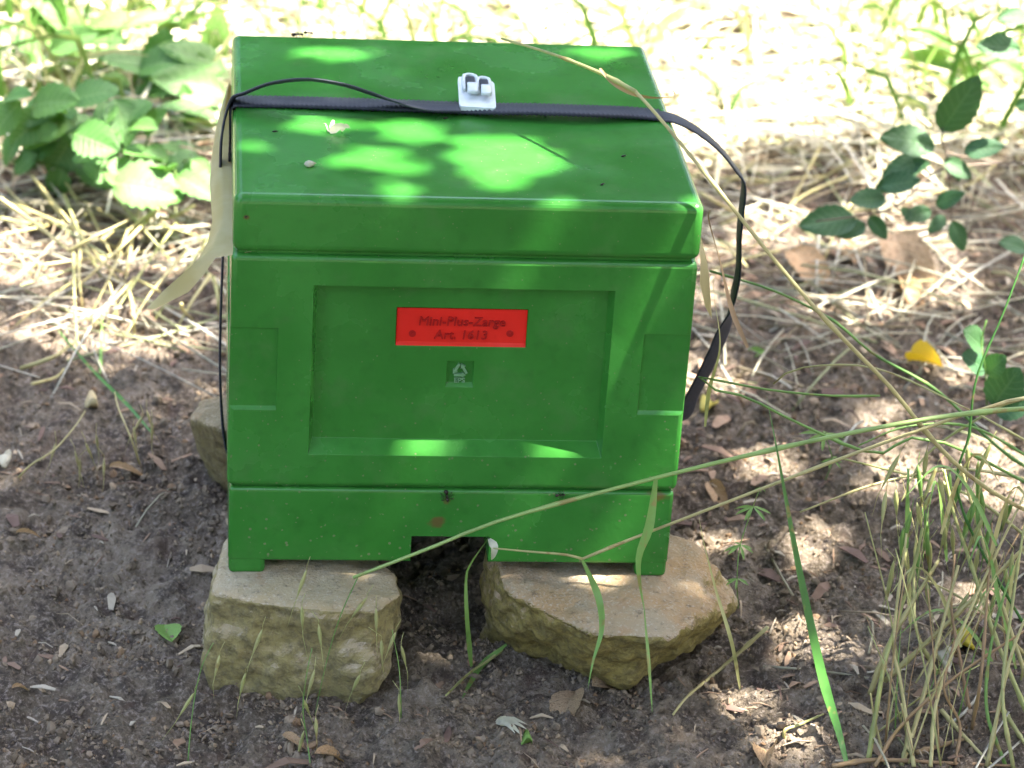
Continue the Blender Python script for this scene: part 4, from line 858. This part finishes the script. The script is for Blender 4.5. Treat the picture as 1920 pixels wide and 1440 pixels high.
for k, (lab, rt, yo, n_) in enumerate((('leafy weed with overlapping pale leaves between the brambles and the lid', (300, 150), .98, 9), ('spreading weed with large sunlit leaves above the brambles', (110, 110), 1.05, 10),
        ('tall weed with light leaves at the far edge of the straw above the brambles', (40, 60), 1.22, 9), ('weed with mid green leaves behind the broad leaved plants', (230, 40), 1.28, 9), ('sunlit weed behind the lid near the buckle line', (1010, 40), 1.40, 7), ('weed with narrow leaves beside the shrub top in bright straw', (1790, 150), 1.05, 8))):
    lv = []
    for _ in range(n_):
        q_ = (rt[0] + random.uniform(-60, 60), rt[1] + random.uniform(-50, 20)); an = random.uniform(-math.pi, .6); l_ = random.uniform(60, 140); lv.append((*q_, q_[0] + l_ * math.cos(an), q_[1] + .7 * l_ * math.sin(an)))
    plant('weed', lab, 'plant', rt, lv, DL if k % 2 else BL, GRASS_G, yo, 'weeds in the clearing')
# shrub on the right: twigs with small toothed leaves
root = Vector((.78, .62, float(gz(.78, .62)))); shrub = thing('shrub', 'young shrub with dark toothed leaves on arching twigs, right of the strap loop', 'shrub', root[:])
def twig(pts, r=.0016): build('twig', *stalk_geo(pts, r, None, 5, False), BARK, shrub)
twig([root, (1960, 330, .60), (1880, 305, .6), (1775, 285, .58), (1768, 240, .57)]); twig([(1880, 305, .6), (1760, 320, .57), (1690, 380, .55), (1640, 400, .54), (1530, 415, .53)], .0012)
twig([(1775, 285, .58), (1780, 350, .56), (1785, 410, .55)], .001); twig([(1960, 330, .6), (1950, 200, .6), (1930, 70, .58), (1860, 90, .57)], .0014); twig([root, (1965, 500, .57), (1905, 455, .55)], .001)
for k, lf in enumerate(((1765, 245, 1832, 152), (1752, 274, 1664, 252), (1808, 285, 1876, 270), (1770, 300, 1820, 330), (1735, 300, 1660, 325), (1700, 330, 1648, 352), (1660, 372, 1600, 374), (1650, 350, 1720, 335), (1605, 412, 1510, 415), (1630, 405, 1662, 446),
        (1622, 420, 1575, 440), (1755, 385, 1800, 362), (1745, 395, 1700, 408), (1785, 415, 1808, 468), (1772, 405, 1745, 432), (1690, 390, 1712, 412), (1912, 92, 1842, 82), (1925, 30, 1880, 30), (1930, 70, 1950, 120), (1925, 465, 1882, 452), (1780, 300, 1800, 335), (1695, 318, 1740, 305), (1905, 200, 1950, 190))):
    y = .57 - .02 * (lf[1] > 330); a = ony(lf[0], lf[1], y); b_ = ony(lf[2], lf[3], y - .012); d = b_ - a
    put_leaf(SL[k % 3], a, d, Vector((random.gauss(0, .2), random.gauss(-.7, .15), .75)), d.length * 1.05, shrub)
sap = thing('seedling', 'seedling with two round dark leaves rising from the grass clump', 'seedling', base_of((1850, 760)))
build('stem', *stalk_geo([(1850, 760), (1848, 700, .28), (1840, 640, .28), (1850, 600, .28)], .0009, None, 5, False), GRASS_G, sap)
for lf in ((1843, 650, 1815, 622), (1846, 690, 1812, 668), (1850, 700, 1880, 672), (1862, 760, 1905, 700), (1865, 770, 1930, 750)):
    a = ony(lf[0], lf[1], .28); b_ = ony(lf[2], lf[3], .27); put_leaf(SL[0], a, b_ - a, Vector((0, -.6, .7)), (b_ - a).length * 1.1, sap, sx=1.4)
# cleavers: whorled narrow leaves
CM = leaf_mesh('cleaver_leaf', 1, .20, GRASS_G, 0, 3, .2, .15, 0, 5, 1, .65, 3)
for lab, rt, nodes in (('whorled cleavers shoot beside the pinkish stone', (1384, 1140), [(1382, 1085, -.01, 26), (1388, 1022, .0, 34), (1412, 950, .01, 42), (1425, 915, .015, 12)]), ('whorled cleavers shoot under the kinked stems by the wide blade', (1548, 900), [(1560, 860, .13, 26), (1545, 812, .12, 48)])):
    t = thing('cleavers', lab, 'plant', base_of(rt), 'whorled weeds'); build('stem', *stalk_geo([rt] + [q_[:3] for q_ in nodes], .0007, None, 4, False), GRASS_G, t)
    for (px, py, y, s_) in nodes:
        a = ony(px, py, y); o_ = random.random()
        for j in range(6):
            an = o_ + j * math.pi / 3; d = Vector((math.cos(an), math.sin(an) * .7 - .2, .1 * random.gauss(0, 1) - .25)); put_leaf(CM, a, d, (0, -.3, 1), s_ / 2900 * random.uniform(.8, 1.15), t)

# ------------------------------------------------------------------ fallen leaves and other small things
def fallen(name, label, a, b_, mesh, w=1.0, lift=.004, nrm=None, cat='fallen leaf', group='fallen leaves'):
    A = G(*a, lift); B_ = G(*b_, lift + .004); d = B_ - A; o = put_leaf(mesh, A, d, nrm or Vector((random.gauss(0, .4), -.3, 1)), d.length, None, name, w); return tag(o, label, cat, group)
fallen('dry_leaf', 'large pale dry leaf arched over the soil right of the strap loop', (1480, 470), (1556, 512), DR[1], 1.0, .016)
fallen('dry_leaf', 'long rolled brown leaf lying below the shrub', (1672, 440), (1740, 530), DR[2], .75, .016)
fallen('dry_leaf', 'narrow brown seed pod pair below the rolled leaf', (1685, 520), (1735, 590), DR[0], .5, .006)
fallen('dry_leaf', 'upright brown dry leaf at the edge of the bright straw', (1650, 275), (1640, 205), DR[0], .8, .02)
fallen('dry_leaf', 'small curled tan leaf on the sunlit soil behind the shrub leaves', (1570, 455), (1615, 470), DR[1], .8, .008)
fallen('dry_leaf', 'brown curled leaf before the blocky buff stone', (590, 1412), (672, 1398), DR[2], .5, .005)
fallen('dry_leaf', 'pale tan leaf beside the brown curled leaf', (530, 1378), (572, 1392), DR[0], .6, .004)
fallen('dry_leaf', 'orange tan leaf scrap on the bare soil left of the blocky stone', (22, 1290), (62, 1278), DR[1], .5, .004)
fallen('dry_leaf', 'tan leaf scrap on dark soil beside the mossy stone', (30, 998), (78, 996), DR[0], .4, .004)
fallen('dry_leaf', 'grey flat leaf on the dark soil in front of the pinkish stone', (1078, 1298), (1046, 1338), DR[0], 1.0, .004)
fallen('dry_leaf', 'brown crumpled leaf against the front of the pinkish stone', (1110, 1285), (1180, 1262), DR[2], 1.0, .010)
fallen('dry_leaf', 'tall strip of brown bark standing at the front beside the wide blade', (1435, 1440), (1436, 1330), DR[1], .45, .006)
fallen('dry_leaf', 'tan leaf scrap half under the mossy stone', (205, 875), (262, 870), DR[1], .5, .004)
fallen('dry_leaf', 'pale leaf sliver on the soil near the cleavers', (1330, 905), (1360, 945), DR[0], .6, .004)
def blob(name, label, px, py, rx, ry, mat, cat, seed, lift=.005, th=.003):
    c_ = G(px, py, lift); V = []; F = [tuple(range(16))[::-1], tuple(range(16, 32))]; r = random.Random(seed)
    for k in range(16):
        a = 2 * math.pi * k / 16; q_ = 1 + .18 * math.sin(3 * a + seed) + r.uniform(-.08, .08)
        V.append((c_.x + rx / 2700 * math.cos(a) * q_, c_.y + ry / 1300 * math.sin(a) * q_, c_.z + .004 * math.sin(2 * a + seed)))
    V += [(x_, y_, z_ + th) for x_, y_, z_ in V]; F += [(k, (k + 1) % 16, (k + 1) % 16 + 16, k + 16) for k in range(16)]
    return tag(build(name, V, F, mat, origin=(c_.x, c_.y, c_.z)), label, cat)
YL = leaf_mesh('yellow_leaf', 1, 1.0, LEAF_YELLOW, .03, 4, 1.0, .35, .02, 12, 4, .45, 2); LL = leaf_mesh('leaf_scrap', 1, .8, LEAF_LIME, .06, 4, .3, .2, .01, 10, 3, .45, 3)
fallen('yellow_leaf', 'bright yellow cupped leaf on the soil right of the strap loop', (1704, 678), (1760, 668), YL, .75, .010, Vector((.25, -.35, .9)))
blob('yellow_petal', 'pale yellow petal on a dry leaf beside the box and strap', 1328, 758, 20, 11, simple('pale_yellow', (.75, .62, .16), .5, .15, 60, .1, .3, .2), 'petal', 3)
blob('yellow_leaf', 'dull yellow leaf half hidden among the dry clump stalks', 1806, 1205, 22, 15, simple('dull_yellow', (.40, .33, .03), .6, .2, 60, .1, .3, .2), 'fallen leaf', 5)
blob('shell_fragment', 'whitish shell fragment lying among the dry clump stalks', 1770, 1238, 16, 18, PALE, 'shell', 7)
fallen('leaf_scrap', 'green torn leaf scrap on bare soil left of the blocky stone', (310, 1172), (322, 1192), LL, 1.0, .005, Vector((.1, -.5, .8)))
fallen('leaf_scrap', 'tiny green leaf pair on the soil inside the strap loop side', (1400, 668), (1430, 655), LL, .8, .006, Vector((.1, -.5, .8)))
blob('leaf_scrap', 'pale green chip on soil before the pinkish stone', 988, 1386, 10, 6, LEAF_LIME, 'fallen leaf', 17, .004, .0012)
blob('petal', 'pale yellow petal at the sunny soil edge left of the hive', 5, 862, 16, 12, PALE, 'petal', 19, .004, .0015)
blob('snail_shell', 'small rounded tan shell on the bare soil left of the hive', 172, 759, 14, 10, simple('tan_shell', (.42, .34, .18), .5, .2, 60, .1), 'shell', 23, .002, .006)
t = thing('dried_flower', 'whitish frayed dried flower on the soil before the pinkish stone', 'dried flower', base_of((950, 1365)))
for k in range(7):
    a = G(930, 1355, .004); b_ = G(975 + 14 * math.cos(k), 1368 + 14 * math.sin(k * 1.7), .006); build('petal', *bladeP([a, (a + b_) / 2 + Vector((0, 0, .004)), b_], .004, .8, 6), PALE, t)
# petals, scraps and insects on the hive
def onlid(px, py, up=.0): return onz(px, py, z_l1 + up)
t = thing('dried_blossom', 'small pale withered blossom lying on the sunspotted lid', 'dried flower', onlid(632, 243)[:])
for (a, b_, w_) in (((618, 248), (657, 240), .006), ((622, 247), (628, 228), .005), ((640, 246), (656, 238), .003), ((616, 247), (604, 232), .0012)):
    A = onlid(*a, .0015); B_ = onlid(*b_, .004); build('petal', *bladeP([A, (A + B_) / 2 + Vector((0, 0, .003)), B_], w_, .9, 6), PALE, t)
c_ = onlid(582, 308, .002); tag(build('seed_scrap', *spindle(c_ + Vector((-.004, 0, 0)), c_ + Vector((.004, .002, 0)), .0026, 7), PALE, origin=c_[:]), 'tiny pale seed scrap on the lid in front of the blossom', 'seed')
random.seed(31); k = 0
for px, py in ((516, 246), (836, 221), (462, 406), (1022, 216), (1170, 292), (1025, 52), (1130, 345)):
    c_ = onlid(px, py, .0006) if py < 360 else ony(px, py, -.0016); a = random.random() * 3; d = Vector((math.cos(a), math.sin(a) * (py < 360), .1)) * .0022
    tag(build('debris_crumb', *spindle(c_ - d, c_ + d, .0008, 5), DARK, origin=c_[:]), 'tiny dark plant crumb stuck on the green hive lid', 'crumb', 'crumbs on the lid')
def insect(label, c_, up, d, s=1.0):
    d = Vector(d).normalized(); up = Vector(up); sd = d.cross(up).normalized(); c_ = Vector(c_) + up * .0012 * s; t = thing('ant', label, 'insect', c_[:], 'insects on the hive')
    build('body', *merge([spindle(c_ + d * .001 * s, c_ + d * .0035 * s, .0010 * s, 6), spindle(c_ - d * .0012 * s, c_ + d * .0014 * s, .0007 * s, 6), spindle(c_ - d * .0048 * s, c_ - d * .0008 * s, .0014 * s, 6)]), DARK, t)
    for q_ in (-1, 0, 1):
        for g_ in (-1, 1): build('leg', *tube([c_ + d * .0005 * q_ * s, c_ + (d * .0014 * q_ + sd * g_ * .0022 + up * .0008) * s, c_ + (d * .0024 * q_ + sd * g_ * .0034 - up * .0011) * s], .00022 * s, 3), DARK, t)
insect('dark ant on the seam above the hive entrance', ony(838, 930, -.0003), (0, -1, 0), (.2, 0, -1), 1.2)
insect('dark ant on the lower seam nearer the hive edge than the entrance', ony(1052, 927, -.0003), (0, -1, 0), (1, 0, .1), .9)
insect('dark ant on the back edge of the lid at its outer end', onlid(560, 68), (0, 0, 1), (1, .2, 0), 1.2)
insect('dark ant following another along the back edge of the lid', onlid(580, 64), (0, 0, 1), (1, -.3, 0), .9)
tag(build('curled_petal', *bladeP([(917, 1010, -.004), (927, 1025, -.012), (925, 1040, -.01), (921, 1050, -.004)], .0056, 1.4, 10), PALE, origin=ony(917, 1020, -.004)[:]), 'white curled petal stuck at the side of the hive entrance', 'petal')
